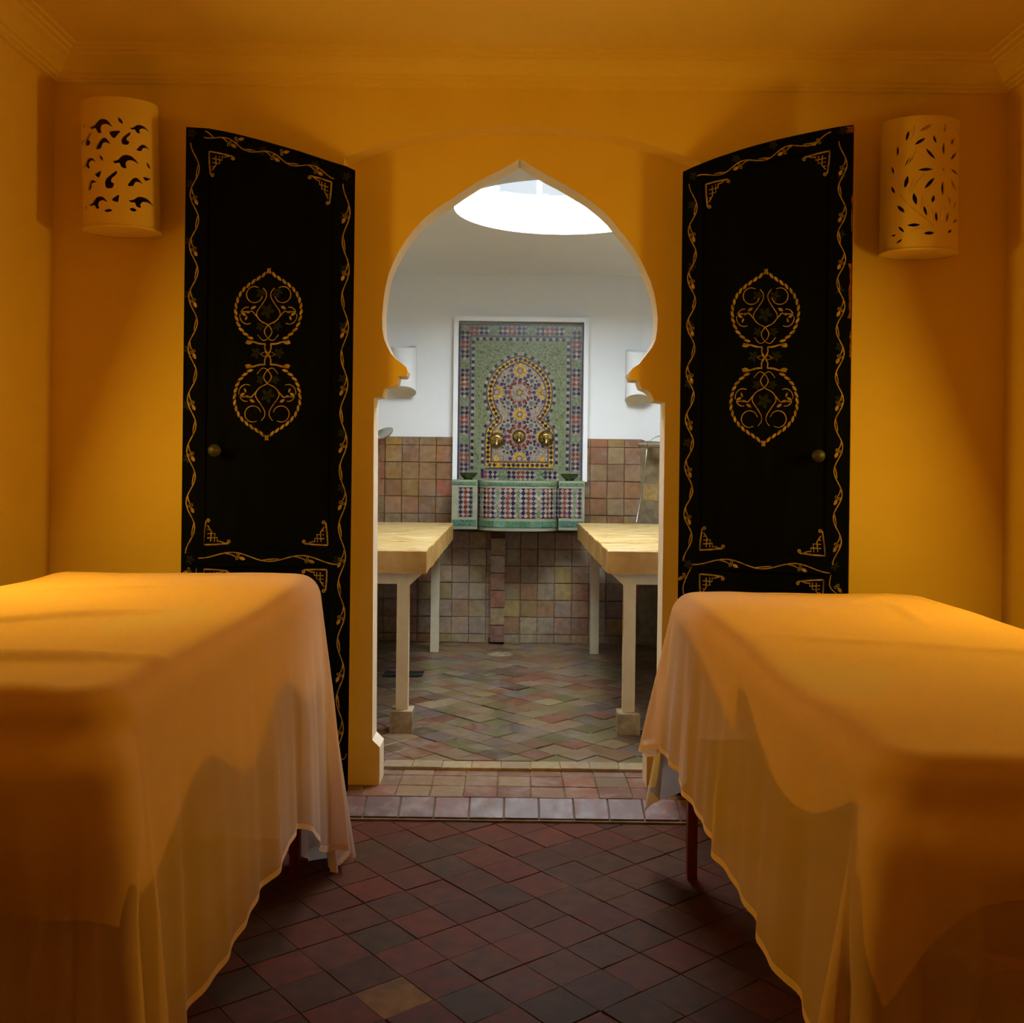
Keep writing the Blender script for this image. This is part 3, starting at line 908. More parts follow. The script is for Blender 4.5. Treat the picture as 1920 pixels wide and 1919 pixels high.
# row under the keyhole
lw = MB()
q0, q1 = mz(425, 2072), mz(1412, 2200)
lw.box((q0[0], KD - .0005, q1[1]), (q1[0], KD + .002, q0[1]), col=(0.22, 0.19, 0.14))
colsq = [(478, RED), (545, NAVY), (603, NAVY), (663, None), (722, None), (783, NAVY), (845, NAVY), (905, RED), (963, RED), (1023, NAVY), (1085, NAVY), (1145, None), (1195, None), (1252, NAVY), (1312, NAVY), (1375, NAVY)]
for X, c in colsq:
    for V in (2101, 2157):
        dia(lw, X, V, 27, c or mf.choice([SAGE, MINT]))
        dia(lw, X + 30, V + 28, 27, BEI if c else SAGE)
for X in (440,):
    for V in (2075, 2115, 2155): sq(lw, X, V, 18, NAVY)
o = lw.build('lower_mosaic', M['mosaic'], ft); o['kind'] = 'stuff'; o['label'] = 'lozenge row between keyhole and basin'

# spouts
def spout(X, V, r, fwd, tilt):
    x, z = mz(X, V)
    Mx = Matrix.Translation((x, KD - .002, z)) @ Matrix.Rotation(R(90), 4, 'X')
    m = MB()
    m.lathe([(r, 0), (r, .004), (r * .93, .012), (r * .78, .022), (r * .55, .030), (r * .45, .032)], Mx, 28)
    s_ = m.build('spout', M['brass'], ft, smooth=True); s_['label'] = 'domed brass spout'
    m = MB()
    m.lathe([(r * .47, .030), (r * .47, .036), (r * .30, .042), (r * .26, .06), (r * .30, .064), (r * .22, .07), (0.0001, .072)], Mx, 20)
    k = m.build('boss', M['brass'], s_, smooth=True)
    m = MB()
    p0 = Vector((x, KD - .06, z))
    m.tube([p0, p0 + Vector((0, -.02, -.002)), p0 + Vector((0, -.034, -.012)), p0 + Vector((0, -.04, -.032))], [.0085, .009, .008, .0075], 10)
    m.build('nozzle', M['brass'], s_, smooth=True)
spout(624, 1684, .047, 0, 0); spout(908, 1636, .042, 0, 0); spout(1252, 1655, .047, 0, 0)

# basin: two piers and a bowed trough
BT, BBm = E - .104, E - .392
def pier(x0, x1, nm='pier'):
    m = MB()
    m.box((x0, 5.93, BBm), (x1, YF - .01, BT))
    o = m.build(nm, M['basin'], ft)
    return o
pl_ = pier(-.353, -.203); pr_ = pier(.273, .4245)
def bow(s, r=0.0):
    """point on the bowed front; s in [-1,1] by angle"""
    a = (s + 1) / 2 * PI
    e = .72
    cx_, ry, rx = .035, .225, .239
    c, sn = math.cos(a), math.sin(a)
    return (cx_ - (rx + r) * math.copysign(abs(c) ** e, c), 6.05 - (ry + r) * abs(sn) ** e)
tab = [(s / 400, bow(s / 400)) for s in range(-400, 401)]
lens = [0]
for i in range(1, len(tab)): lens.append(lens[-1] + math.hypot(tab[i][1][0] - tab[i - 1][1][0], tab[i][1][1] - tab[i - 1][1][1]))
TL = lens[-1]
def on_bow(t, h=0):
    """t: arc length from the middle (m)"""
    t = max(0, min(TL, t + TL / 2))
    lo = 0
    import bisect
    lo = min(len(tab) - 2, max(0, bisect.bisect_left(lens, t) - 1))
    k = (t - lens[lo]) / max(1e-9, lens[lo + 1] - lens[lo])
    a, b_ = tab[lo][1], tab[lo + 1][1]
    x, y = a[0] + (b_[0] - a[0]) * k, a[1] + (b_[1] - a[1]) * k
    i0, i1 = max(0, lo - 3), min(len(tab) - 1, lo + 4)
    dx, dy = tab[i1][1][0] - tab[i0][1][0], tab[i1][1][1] - tab[i0][1][1]
    L = math.hypot(dx, dy) or 1
    nx, ny = dy / L, -dx / L
    return (x + nx * h, y + ny * h)
m = MB()
nb = 49
outer_ = [on_bow(-TL / 2 + TL * i / (nb - 1)) for i in range(nb)]
inner_ = [(.035 + (p[0] - .035) * .80, 6.06 + (p[1] - 6.06) * .80) for p in outer_]
for pl, z in ((outer_, BBm - .002), (outer_, BT), (inner_, BT), (inner_, BT - .10)):
    for p in pl: m.v.append(Vector((p[0], p[1], z)))
for r in range(3):
    for i in range(nb - 1): m.face([r * nb + i, r * nb + i + 1, (r + 1) * nb + i + 1, (r + 1) * nb + i])
i0 = len(m.v)
for p in outer_: m.v.append(Vector((p[0], p[1], BBm - .002)))
m.face([i0 + i for i in range(nb)])
i0 = len(m.v)
for p in inner_: m.v.append(Vector((p[0], p[1], BT - .10)))
m.face([i0 + i for i in range(nb)])
m.v += [Vector((-.203, 6.05, BBm - .002)), Vector((.274, 6.05, BBm - .002)), Vector((.274, 6.135, BBm - .002)), Vector((-.203, 6.135, BBm - .002)), Vector((-.203, 6.05, BT)), Vector((.274, 6.05, BT)), Vector((.274, 6.135, BT)), Vector((-.203, 6.135, BT))]
i0 = len(m.v) - 8
m.face([i0, i0 + 1, i0 + 2, i0 + 3]); 
tr_ = m.build('trough', M['basin'], ft, smooth=True, fix=False)

K5 = 5.93 / F / S6
def zb(V): return E + (868 - (780 + V / S6)) * 5.93 / F
def basin_piece(mb, poly2, host, col, h=.003):
    """poly2 in (t, z); host 'bow' or a pier front y"""
    if host == 'bow': fn = lambda a, b_, hh: (*on_bow(a, hh), b_)
    else: fn = lambda a, b_, hh: (a, host - hh, b_)
    mb.prism(poly2, fn, -.001, h + mf.uniform(-.0005, .0005), col=vary(col, mf, .2), inset=.001, back=False)
def lozenge(t, z, r, rz=None): rz = rz or r; return [(t + r, z), (t, z + rz), (t - r, z), (t, z - rz)]
bmz = MB()
r_ = 30 * K5
zr = [zb(v) for v in (990, 1053, 1116, 1179, 1242)]
dzr = zr[0] - zr[1]
def column(t, host, c, lo=True):
    for z in zr: basin_piece(bmz, lozenge(t, z, r_, dzr * .47), host, c)
    basin_piece(bmz, [(t - r_, zr[0] + dzr), (t + r_, zr[0] + dzr), (t, zr[0] + dzr * .53)], host, c)
    basin_piece(bmz, [(t - r_, zr[-1] - dzr), (t + r_, zr[-1] - dzr), (t, zr[-1] - dzr * .53)], host, c)
def column_b(t, host, c):
    for z in [zr[0] + dzr / 2] + [z - dzr / 2 for z in zr]: basin_piece(bmz, lozenge(t, z, r_, dzr * .47), host, mf.choice(c))
u = 65 * K5
def backing(t0, t1, host):
    if host == 'bow':
        for i in range(40):
            a, b_ = t0 + (t1 - t0) * i / 40, t0 + (t1 - t0) * (i + 1) / 40
            fn = lambda p, q, hh: (*on_bow(p, hh), q)
            bmz.prism([(a, zr[-1] - dzr * 1.05), (b_, zr[-1] - dzr * 1.05), (b_, zr[0] + dzr * 1.05), (a, zr[0] + dzr * 1.05)], fn, -.001, .0008, col=(.20, .17, .13), back=False)
    else:
        bmz.box((t0, host - .0008, zr[-1] - dzr * 1.05), (t1, host + .001, zr[0] + dzr * 1.05), col=(.20, .17, .13))
backing(-TL / 2 + .03, TL / 2 - .03, 'bow')
k = -7
t = -TL / 2 + .04
seqc = [NAVY, RED, NAVY, None]
nn = int((TL / 2 - .04) / u)
for i in range(-nn, nn + 1):
    c = seqc[(i + 3) % 4]
    host = 'bow'
    if c: column(i * u, host, c)
    else:
        for z in zr: basin_piece(bmz, lozenge(i * u, z, r_, dzr * .47), host, mf.choice([SAGE, MINT, BEI]))
    if i < nn: column_b((i + .5) * u, host, [BEI, BEI, (.34, .31, .26)])
for x0, host, cs in (((-.353 + .052), 5.93, [NAVY, RED, NAVY]), (.273 + .006, 5.93, [NAVY, RED, NAVY, None, NAVY])):
    backing(x0 - u * .4, x0 + u * (len(cs) - .6), host)
    for i, c in enumerate(cs):
        if c: column(x0 + i * u * .98, host, c)
        else: column_b(x0 + i * u * .98, host, [SAGE, MINT])
        if i < len(cs) - 1: column_b(x0 + (i + .5) * u * .98, host, [BEI])
o = bmz.build('basin_mosaic', M['mosaic'], ft); o['kind'] = 'stuff'; o['label'] = 'columns of navy and red lozenges on the basin'
# green bands tile by tile
def green(parent_list):
    for (v0, v1, wd) in ((856, 893, .088), (1344, 1420, .075)):
        za, zb_ = zb(v1), zb(v0)
        n_ = round((TL - .06) / wd)
        for i in range(n_):
            t0 = -TL / 2 + .03 + (TL - .06) * i / n_; t1 = -TL / 2 + .03 + (TL - .06) * (i + 1) / n_ - .002
            m = MB()
            col = vary(mf.choice([(0.06, 0.155, 0.085), (0.08, 0.18, 0.11), (0.055, 0.135, 0.075), (0.10, 0.20, 0.13)]), mf, .2)
            fn = lambda a, b_, hh: (*on_bow(a, hh), b_)
            for j in range(4):
                a, b_ = t0 + (t1 - t0) * j / 4, t0 + (t1 - t0) * (j + 1) / 4
                m.prism([(a, za), (b_, za), (b_, zb_), (a, zb_)], fn, -.001, .004, col=col, back=False)
            m.build('green_tile', M['mosaic'], ft)
        for x0, x1, n2 in ((-.349, -.207, 2), (.277, .42, 2)):
            for i in range(n2):
                m = MB(); a, b_ = x0 + (x1 - x0) * i / n2, x0 + (x1 - x0) * (i + 1) / n2 - .002
                col = vary(mf.choice([(0.065, 0.16, 0.10), (0.07, 0.175, 0.125), (0.06, 0.145, 0.105)]), mf, .2)
                m.prism([(a, za), (b_, za), (b_, zb_), (a, zb_)], fnY, 5.931, 5.926, col=col, back=False, inset=.001)
                m.build('green_tile', M['mosaic'], ft)
green(None)

# tiled pillar under the basin
pi = empty('pillar', (0, 0, 0)); pi.parent = ft; pi.location = -Vector(ft.location)
px0, px1 = at(919.5, 1100, 6.08).x, at(946.5, 1100, 6.08).x
m = MB(); m.box((px0 + .003, 6.085, E - 1.0), (px1 - .003, YF - .005, BBm)); m.build('core', M['grout_dark'], pi)
for k, c in enumerate([(0.38, 0.26, 0.12), (0.40, 0.30, 0.22), (0.26, 0.11, 0.06), (0.26, 0.11, 0.06), (0.32, 0.22, 0.12), (0.22, 0.10, 0.07)]):
    m = MB(); zt = E - .455 - k * .1045
    m.box((px0 + mf.uniform(0, .002), 6.072, zt - .099), (px1 - mf.uniform(0, .002), 6.09, zt), col=c)
    m.build('tile', M['tile_stuff'], pi)
m = MB(); m.box((px0 - .006, 6.10, ZI), (px1 - .002, 6.132, E - 1.06)); m.build('base', M['black'], pi)  # black block painted as the shade in the gap under the pillar

# glazed bowls on the piers
def bowl(x, y, lbl):
    o = empty('green_bowl', (x, y, BT)); tag(o, lbl, 'bowl', None)
    m = MB()
    m.lathe([(.026, 0), (.028, .003), (.023, .006), (.036, .015), (.050, .030), (.057, .040), (.059, .042), (.055, .041), (.047, .031), (.030, .015), (0.0001, .010)], Matrix.Translation((x, y, BT)), 28)
    m.build('body', M['bowl'], o, smooth=True)
bowl(at(878, 900, 6.0).x, 6.0, 'dark green glazed bowl on the left end of the fountain basin')
bowl(at(1068, 900, 6.0).x, 6.0, 'dark green glazed bowl on the right end of the fountain basin')

# ------------------------------------------------------------------ stone slabs on legs
def slab(side, lbl):
    s = 1 if side == 'r' else -1
    if s < 0: xi, xo, yf, yb_, zt = -.338, -1.17, 4.03, 5.90, E - .354
    else: xi, xo, yf, yb_, zt = .383, 1.22, 4.03, 5.88, E - .345
    th = .092
    root = empty('massage_slab', ((xi + xo) / 2, (yf + yb_) / 2, ZI))
    tag(root, lbl, 'slab table')
    # slab with slightly ragged edges
    r2 = random.Random(11 + s)
    out = []
    nseg = 26
    def edge(a, b_):
        for i in range(nseg):
            t = i / nseg
            jx = r2.uniform(-.003, .003)
            out.append((a[0] + (b_[0] - a[0]) * t + (jx if a[1] != b_[1] else 0), a[1] + (b_[1] - a[1]) * t + (jx if a[0] != b_[0] else 0)))
    edge((xi, yf), (xo, yf)); edge((xo, yf), (xo, yb_)); edge((xo, yb_), (xi + s * .0, yb_)); edge((xi, yb_), (xi, yf))
    m = MB()
    m.prism(out, lambda a, b_, h: (a, b_, h), zt - th, zt, mi=0, side_mi=1, inset=.006)
    m.build('top', [M['slab'], M['slab_side']], root)
    # frame under the top
    zu = zt - th
    m = MB()
    m.box((min(xi, xo) + .09, yf + .07, zu - .05), (max(xi, xo) - .09, yf + .09, zu))
    m.box((min(xi, xo) + .09, yb_ - .09, zu - .05), (max(xi, xo) - .09, yb_ - .07, zu))
    lx = xi + s * .098
    m.box((lx - .01, yf + .07, zu - .05), (lx + .01, yb_ - .07, zu))
    m.build('apron', M['whitepaint'], root)
    # triangular gusset on the inner front corner
    m = MB()
    m.prism([(lx - s * .02, zu), (lx - s * .085, zu), (lx - s * .02, zu - .06)], fnY, yf + .085, yf + .062)
    m.build('gusset', M['whitepaint'], root)
    for (x, y, blk) in ((lx, yf + .085, True), (lx, yb_ - .06, False), (xo - s * .10, yf + .085, True), (xo - s * .10, yb_ - .06, False)):
        m = MB()
        z0 = ZI + (.088 if blk else 0)
        m.box((x - .024, y - .024, z0 - .004), (x + .024, y + .024, zu))
        lg = m.build('leg', M['whitepaint'], root)
        if blk:
            m = MB()
            q = [(x - .046, y - .046), (x + .044, y - .046), (x + .046, y + .046), (x - .046, y + .044)]
            m.prism(q, lambda a, b_, h: (a, b_, h), ZI, ZI + .088, inset=.006)
            o = m.build('foot_block', M['concrete'], lg); o['label'] = 'stained concrete foot block'
slab('l', 'ochre plaster-topped massage slab on cream legs left of the fountain')
slab('r', 'ochre plaster-topped massage slab on cream legs right of the fountain')

# ------------------------------------------------------------------ wall lamps
def half_ring(n_=28, rx=.15, ry=.09):
    return [(math.cos(2 * PI * k / n_), math.sin(2 * PI * k / n_)) for k in range(n_)]

def plain_sconce(cx, y, z0, z1, rx, ry, lbl, tilt=0):
    o = empty('wall_sconce', (cx, y, z0)); tag(o, lbl, 'wall lamp')
    m = MB()
    n_ = 32
    cy_ = y - ry
    P3 = lambda r, a, z, k: Vector((cx + rx * r * math.cos(a), cy_ + ry * r * math.sin(a), z + (y - (cy_ + ry * r * math.sin(a))) * k))
    for r, z, k in ((1, z0, .42), (1, z1, -.25), (.93, z1, -.25), (.93, z0, .42)):
        for q in range(n_): m.v.append(P3(r, 2 * PI * q / n_, z, k))
    for i in range(4):
        for k in range(n_):
            k2 = (k + 1) % n_; i2 = (i + 1) % 4
            m.face([i * n_ + k, i * n_ + k2, i2 * n_ + k2, i2 * n_ + k])
    m.build('lamp_shade', M['white'], o, smooth=True)
    m = MB()
    for q in range(n_): m.v.append(P3(.935, 2 * PI * q / n_, z0 + .004, .42))
    for q in range(n_): m.v.append(P3(.935, 2 * PI * q / n_, z0 + .009, .42))
    m.face(list(range(n_))); m.face([n_ + q for q in range(n_)])
    m.build('base_plate', M['reveal'], o)
p = at(756, 735, 6.05); plain_sconce(p.x, 6.14, at(756, 744, 6.05).z, at(756, 644, 6.05).z, .076, .07, 'plain white wall lamp left of the fountain, half hidden by the doorway')
p = at(1196, 750, 6.05); plain_sconce(p.x, 6.14, at(1196, 759, 6.05).z, at(1196, 652, 6.05).z, .075, .07, 'plain white wall lamp right of the fountain, half hidden by the doorway')


def leaf_shape(cx, cy, L, wd, ang, n_=8):
    out = []
    for i in range(n_):
        t = i / (n_ - 1); out.append((-L / 2 + L * t, wd / 2 * math.sin(PI * t) ** .8))
    for i in range(1, n_ - 1):
        t = 1 - i / (n_ - 1); out.append((-L / 2 + L * t, -wd / 2 * math.sin(PI * t) ** .8))
    c, s_ = math.cos(ang), math.sin(ang)
    return [(cx + x * c - y * s_, cy + x * s_ + y * c) for x, y in out]


def pip(p, poly):
    c = False
    for i in range(len(poly)):
        a, b_ = poly[i], poly[(i + 1) % len(poly)]
        if (a[1] > p[1]) != (b_[1] > p[1]) and p[0] < (b_[0] - a[0]) * (p[1] - a[1]) / (b_[1] - a[1]) + a[0]: c = not c
    return c


def pierced_sconce(cx, z0, z1, rx, ry, holes, lbl, lean, tilt, stems=(), th=.006):
    """holes: outlines in (arc position, height) on the unrolled front; the shade is an oval clay tube"""
    o = empty('wall_lamp', (cx, YW, z0)); tag(o, lbl, 'wall lamp')
    n_ = 400
    ell = [(rx * math.sin(2 * PI * k / n_), -ry * math.cos(2 * PI * k / n_)) for k in range(n_ + 1)]  # starts at the front
    cum = [0]
    for k in range(n_): cum.append(cum[-1] + math.hypot(ell[k + 1][0] - ell[k][0], ell[k + 1][1] - ell[k][1]))
    P_ = cum[-1]
    import bisect
    def surf(s, z, h=0):
        s = s % P_
        k = min(n_ - 1, max(0, bisect.bisect_right(cum, s) - 1)); t = (s - cum[k]) / (cum[k + 1] - cum[k])
        x = ell[k][0] + (ell[k + 1][0] - ell[k][0]) * t; y = ell[k][1] + (ell[k + 1][1] - ell[k][1]) * t
        nx, ny = x / rx ** 2, y / ry ** 2; L = math.hypot(nx, ny); nx /= L; ny /= L
        x += nx * h; y += ny * h
        zz = z - z0
        return Vector((cx + x + zz * tilt, YW - ry - .012 - lean * (1 - zz / (z1 - z0)) * 0 + y - lean * zz, z))
    half = P_ * .5
    coords = []; edges = []
    def add_loop(lp):
        b0 = len(coords)
        coords.extend(Vector(p) for p in lp); edges.extend((b0 + i, b0 + (i + 1) % len(lp)) for i in range(len(lp)))
    H = z1 - z0
    nS = 56; border = [(-half + P_ * i / nS, 0) for i in range(nS + 1)] + [(half, H * j / 12) for j in range(1, 12)] + [(half - P_ * i / nS, H) for i in range(nS + 1)] + [(-half, H - H * j / 12) for j in range(1, 12)]
    add_loop(border)
    for hl in holes: add_loop(hl)
    for i in range(1, nS):
        for j in range(1, 12):
            p = (-half + P_ * i / nS, H * j / 12)
            if not any(pip(p, hl) for hl in holes): coords.append(Vector(p))
    vo, eo, fo_, ov, oe, of = geometry.delaunay_2d_cdt(coords, edges, [], 1, 1e-6)
    m = MB()
    nv = len(vo)
    for h in (0, -th):
        for p in vo: m.v.append(surf(p.x, z0 + p.y, h))
    ec = {}
    for f in fo_:
        c = (sum(vo[i].x for i in f) / len(f), sum(vo[i].y for i in f) / len(f))
        if any(pip(c, hl) for hl in holes): continue
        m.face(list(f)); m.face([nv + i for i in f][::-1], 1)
        for i in range(len(f)):
            a, b_ = f[i], f[(i + 1) % len(f)]
            if (b_, a) in ec: ec.pop((b_, a))
            else: ec[(a, b_)] = 1
    for a, b_ in ec: 
        if abs(abs(vo[a].x) - half) < 1e-5 and abs(abs(vo[b_].x) - half) < 1e-5: continue
        m.face([a, b_, nv + b_, nv + a][::-1])
    me = m.mesh('lamp_shade', [M['ceramic'], M['inner_shade']], smooth=False, fix=False)
    me.polygons.foreach_set('use_smooth', [True] * len(me.polygons)); me.set_sharp_from_angle(angle=R(45))
    s_ = mesh_obj('lamp_shade', me); s_.parent = o; s_.location = -o.location
    # thickened lower rim
    m = MB()
    m.tube([surf(P_ * k / 48, z0 + .004, .001) for k in range(48)], .004, 8, close=True); m.build('rim', M['ceramic'], o, smooth='all')
    m = MB(); c_ = [surf(P_ * k / 24, z0 + .001, -th * .5) for k in range(24)]
    m.v += c_; m.face(list(range(24)))
    m.v += [v + Vector((0, 0, .004)) for v in c_]; m.face([24 + i for i in range(24)])
    m.build('base_plate', M['ceramic'], o)
    if stems:
        m = MB()
        for st in stems:
            m.tube([surf(s2, z0 + z2, .0) for s2, z2 in st], [.0016 + .0012 * math.sin(PI * i / (len(st) - 1)) for i in range(len(st))], 6)
        m.build('raised_stems', M['ceramic'], o, smooth='all')
    m = MB(); m.tube([(cx, YW - ry, z1 - .03), (cx, YW - ry, z1 + .0)], .003, 6); m.box((cx - .01, YW - ry, z1 - .05), (cx + .01, YW, z1 - .04))
    m.build('hook', M['iron'], o)
    return o, surf, P_


# left lamp: bird-like cut-outs, traced on the unrolled shade
def bez(pts, n_=7):
    """closed catmull-rom through the given points"""
    out = []
    L = len(pts)
    for i in range(L):
        p0, p1, p2, p3 = (Vector(pts[(i + j - 1) % L]) for j in range(4))
        for k in range(n_):
            t = k / n_
            out.append(tuple(.5 * ((2 * p1) + (-p0 + p2) * t + (2 * p0 - 5 * p1 + 4 * p2 - p3) * t * t + (-p0 + 3 * p1 - 3 * p2 + p3) * t ** 3)))
    return out
hook_ = [(-84, 44), (-48, 30), (-18, -4), (20, -12), (58, 4), (92, 50), (56, 30), (22, 34), (8, 60), (14, 94), (-18, 88), (-36, 56), (-60, 62)]
crook = [(-54, 74), (-34, 30), (-6, -6), (28, -8), (66, 42), (36, 28), (8, 34), (-10, 74)]
comma = [(26, -72), (30, -45), (2, -10), (2, 16), (22, 24), (12, 60), (-34, 60), (-50, 15), (-24, -28)]
tri = [(-36, -22), (38, -30), (20, 5), (0, 28), (-25, 8)]
def place(sh, x, y, k=1.0, rot=0, sq_=1.0):
    c, s_ = math.cos(rot), math.sin(rot)
    return [(x + (a * c - b_ * s_) * k * sq_, y + (a * s_ + b_ * c) * k) for a, b_ in sh]
# zoom units of the left lamp: x 545..1085 at top, centre line 812 -> 850 lower down
lmp_c = (215.5, 315)
lx0 = at(214, 300, 3.2).x
lz0, lz1 = at(222, 438, 3.27).z, at(212, 186, 3.2).z
U1 = 1 / (1612 / 420) * 3.2 / F      # metres per zoom unit
rx1, ry1 = .121, .085
def un(xz, yz):
    """zoom units -> unrolled coords on the left lamp"""
    cxz = 812 + (yz - 760) * .045
    d = max(-.99, min(.99, (xz - cxz) / 272))
    # arc length on the ellipse
    th = math.asin(d)
    s_ = 0; n_ = 24
    for k in range(n_):
        a = th * (k + .5) / n_; s_ += math.hypot(rx1 * math.cos(a), ry1 * math.sin(a)) * th / n_
    return (s_, (1665 - yz) / (1665 - 705) * (lz1 - lz0))
holes = []
spec = [(hook_, 745, 880, 1, 0), (tri, 852, 985, 1, 0), (crook, 765, 1018, .95, 0), (comma, 655, 1010, .72, 0), (comma, 935, 1010, .72, 0), (hook_, 925, 1140, .95, 0), (hook_, 645, 1160, .72, -.25),
        (tri, 743, 1280, .75, -.3), (comma, 840, 1320, 1.0, .1), (crook, 675, 1325, .72, -.35), (crook, 990, 1300, .75, 0), (hook_, 735, 1450, .85, -.1), (tri, 878, 1462, .8, -.5), (hook_, 1030, 1435, .8, .1), (hook_, 1005, 900, .62, 0), (crook, 1030, 1042, .6, 0), (tri, 590, 1018, .55, .1), (tri, 1058, 1290, .5, .2)]
for sh, x, y, k, rt in spec:
    holes.append([un(a, b_) for a, b_ in place(bez(sh, 3), x, y, k, rt)])
for x, y, L, wd, an in ((612, 905, 38, 13, 1.2), (890, 880, 60, 22, .95), (762, 1158, 52, 20, 1.0), (637, 1512, 42, 14, 1.1), (822, 1545, 62, 26, -.05), (988, 1530, 46, 28, .2), (1065, 1185, 50, 14, 1.2), (603, 1370, 100, 12, 1.75)):
    holes.append([un(a, b_) for a, b_ in leaf_shape(x, y, L, wd, an)])
pierced_sconce(lx0 + .006, lz0, lz1, rx1, ry1, holes, 'pale clay wall lamp pierced with curling hooked cut-outs, left of the left door', 0.0, -.035)

# right lamp: rosette and leaf slits
rxo = at(1732, 350, 3.22).x
rz0, rz1 = at(1732, 480, 3.27).z, at(1732, 221, 3.2).z
rx2, ry2 = .122, .085
def un2(xz, yz):
    d = max(-.99, min(.99, (xz - 655) / 276))
    th = math.asin(d); s_ = 0; n_ = 24
    for k in range(n_):
        a = th * (k + .5) / n_; s_ += math.hypot(rx2 * math.cos(a), ry2 * math.sin(a)) * th / n_
    return (s_, (1850 - yz) / (1850 - 850) * (rz1 - rz0))
slits = [(503, 993, 82, 20, 1.75), (622, 944, 105, 26, -.55), (762, 938, 62, 18, 1.6), (892, 950, 70, 14, 1.1), (447, 1098, 78, 14, 1.57), (585, 1042, 88, 24, -.6), (687, 1027, 62, 26, 1.25), (832, 1030, 66, 24, -1.15), (755, 1095, 100, 22, 1.57),
         (658, 1137, 108, 26, .85), (845, 1136, 88, 22, -.85), (517, 1180, 92, 22, -.95), (422, 1237, 62, 12, 1.4), (626, 1253, 106, 24, -.06), (860, 1251, 88, 24, .28), (500, 1338, 92, 26, 1.75), (655, 1354, 112, 26, -.85), (752, 1390, 112, 24, 1.57),
         (845, 1354, 92, 22, 1.0), (424, 1385, 66, 16, 1.25), (556, 1470, 92, 30, 1.35), (682, 1472, 60, 26, -1.25), (812, 1474, 60, 16, 1.3), (860, 1500, 72, 18, -1.35), (627, 1560, 78, 24, 1.3), (708, 1603, 74, 26, 1.5), (795, 1600, 82, 20, -1.35),
         (470, 1537, 76, 22, .95), (872, 1616, 58, 20, -.7), (552, 1664, 86, 26, 0), (658, 1726, 80, 26, -.1), (820, 1703, 50, 20, -.6), (474, 1690, 60, 16, .95), (464, 1777, 44, 16, -.7), (431, 1729, 26, 16, 0), (906, 1075, 60, 10, 1.2), (915, 1350, 62, 8, 1.57)]
holes = [[un2(a, b_) for a, b_ in leaf_shape(x, y, L, wd, an)] for x, y, L, wd, an in slits]
holes.append([un2(755 + 7 * math.cos(a), 1249 + 7 * math.sin(a)) for a in [PI / 4 * k for k in range(8)]])
stems = [[un2(690, 1680), un2(640, 1640), un2(560, 1570), un2(500, 1500), un2(468, 1430)], [un2(515, 1420), un2(525, 1370), un2(540, 1320)], [un2(545, 920), un2(530, 1000), un2(490, 1060)], [un2(520, 1430), un2(560, 1340), un2(620, 1290)],
         [un2(590, 1540), un2(595, 1490), un2(605, 1450)], [un2(675, 1640), un2(668, 1590), un2(665, 1550)], [un2(490, 1230), un2(530, 1160), un2(560, 1110)], [un2(600, 1690), un2(560, 1700), un2(530, 1720)], [un2(750, 1640), un2(755, 1580), un2(760, 1520)]]
pierced_sconce(rxo, rz0, rz1, rx2, ry2, holes, 'pale clay wall lamp pierced with leaf slits around a rosette, right of the right door', 0.0, .004, stems)

# ------------------------------------------------------------------ doors
def ray_plane(px, py, P0, nrm, off=0.0):
    d = at(px, py, 1.0) - Vector((0, 0, E))
    o_ = Vector((0, 0, E))
    t = (P0 + nrm * off - o_).dot(nrm) / d.dot(nrm)
    return o_ + d * t


class Leaf:
    def __init__(self, hinge, free):
        self.h = Vector((hinge[0], hinge[1], 0)); f = Vector((free[0], free[1], 0))
        self.u = (f - self.h).normalized(); self.w = (f - self.h).length
        self.n = Vector((self.u.y, -self.u.x, 0))
        if self.n.y > 0: self.n = -self.n
    def uv(self, px, py, off=0.0):
        p = ray_plane(px, py, self.h, self.n, off)
        return ((p - self.h).dot(self.u), p.z)
    def pt(self, u, v, h=0): return self.h + self.u * u + Vector((0, 0, v)) + self.n * h


def spline(pts, n_=8):
    out = []
    P = [pts[0]] + list(pts) + [pts[-1]]
    for i in range(1, len(P) - 2):
        p0, p1, p2, p3 = (Vector(P[i + j - 1]) for j in range(4))
        for k in range(n_):
            t = k / n_
            out.append(tuple(.5 * ((2 * p1) + (-p0 + p2) * t + (2 * p0 - 5 * p1 + 4 * p2 - p3) * t * t + (-p0 + 3 * p1 - 3 * p2 + p3) * t ** 3)))
    out.append(tuple(pts[-1]))
    return out


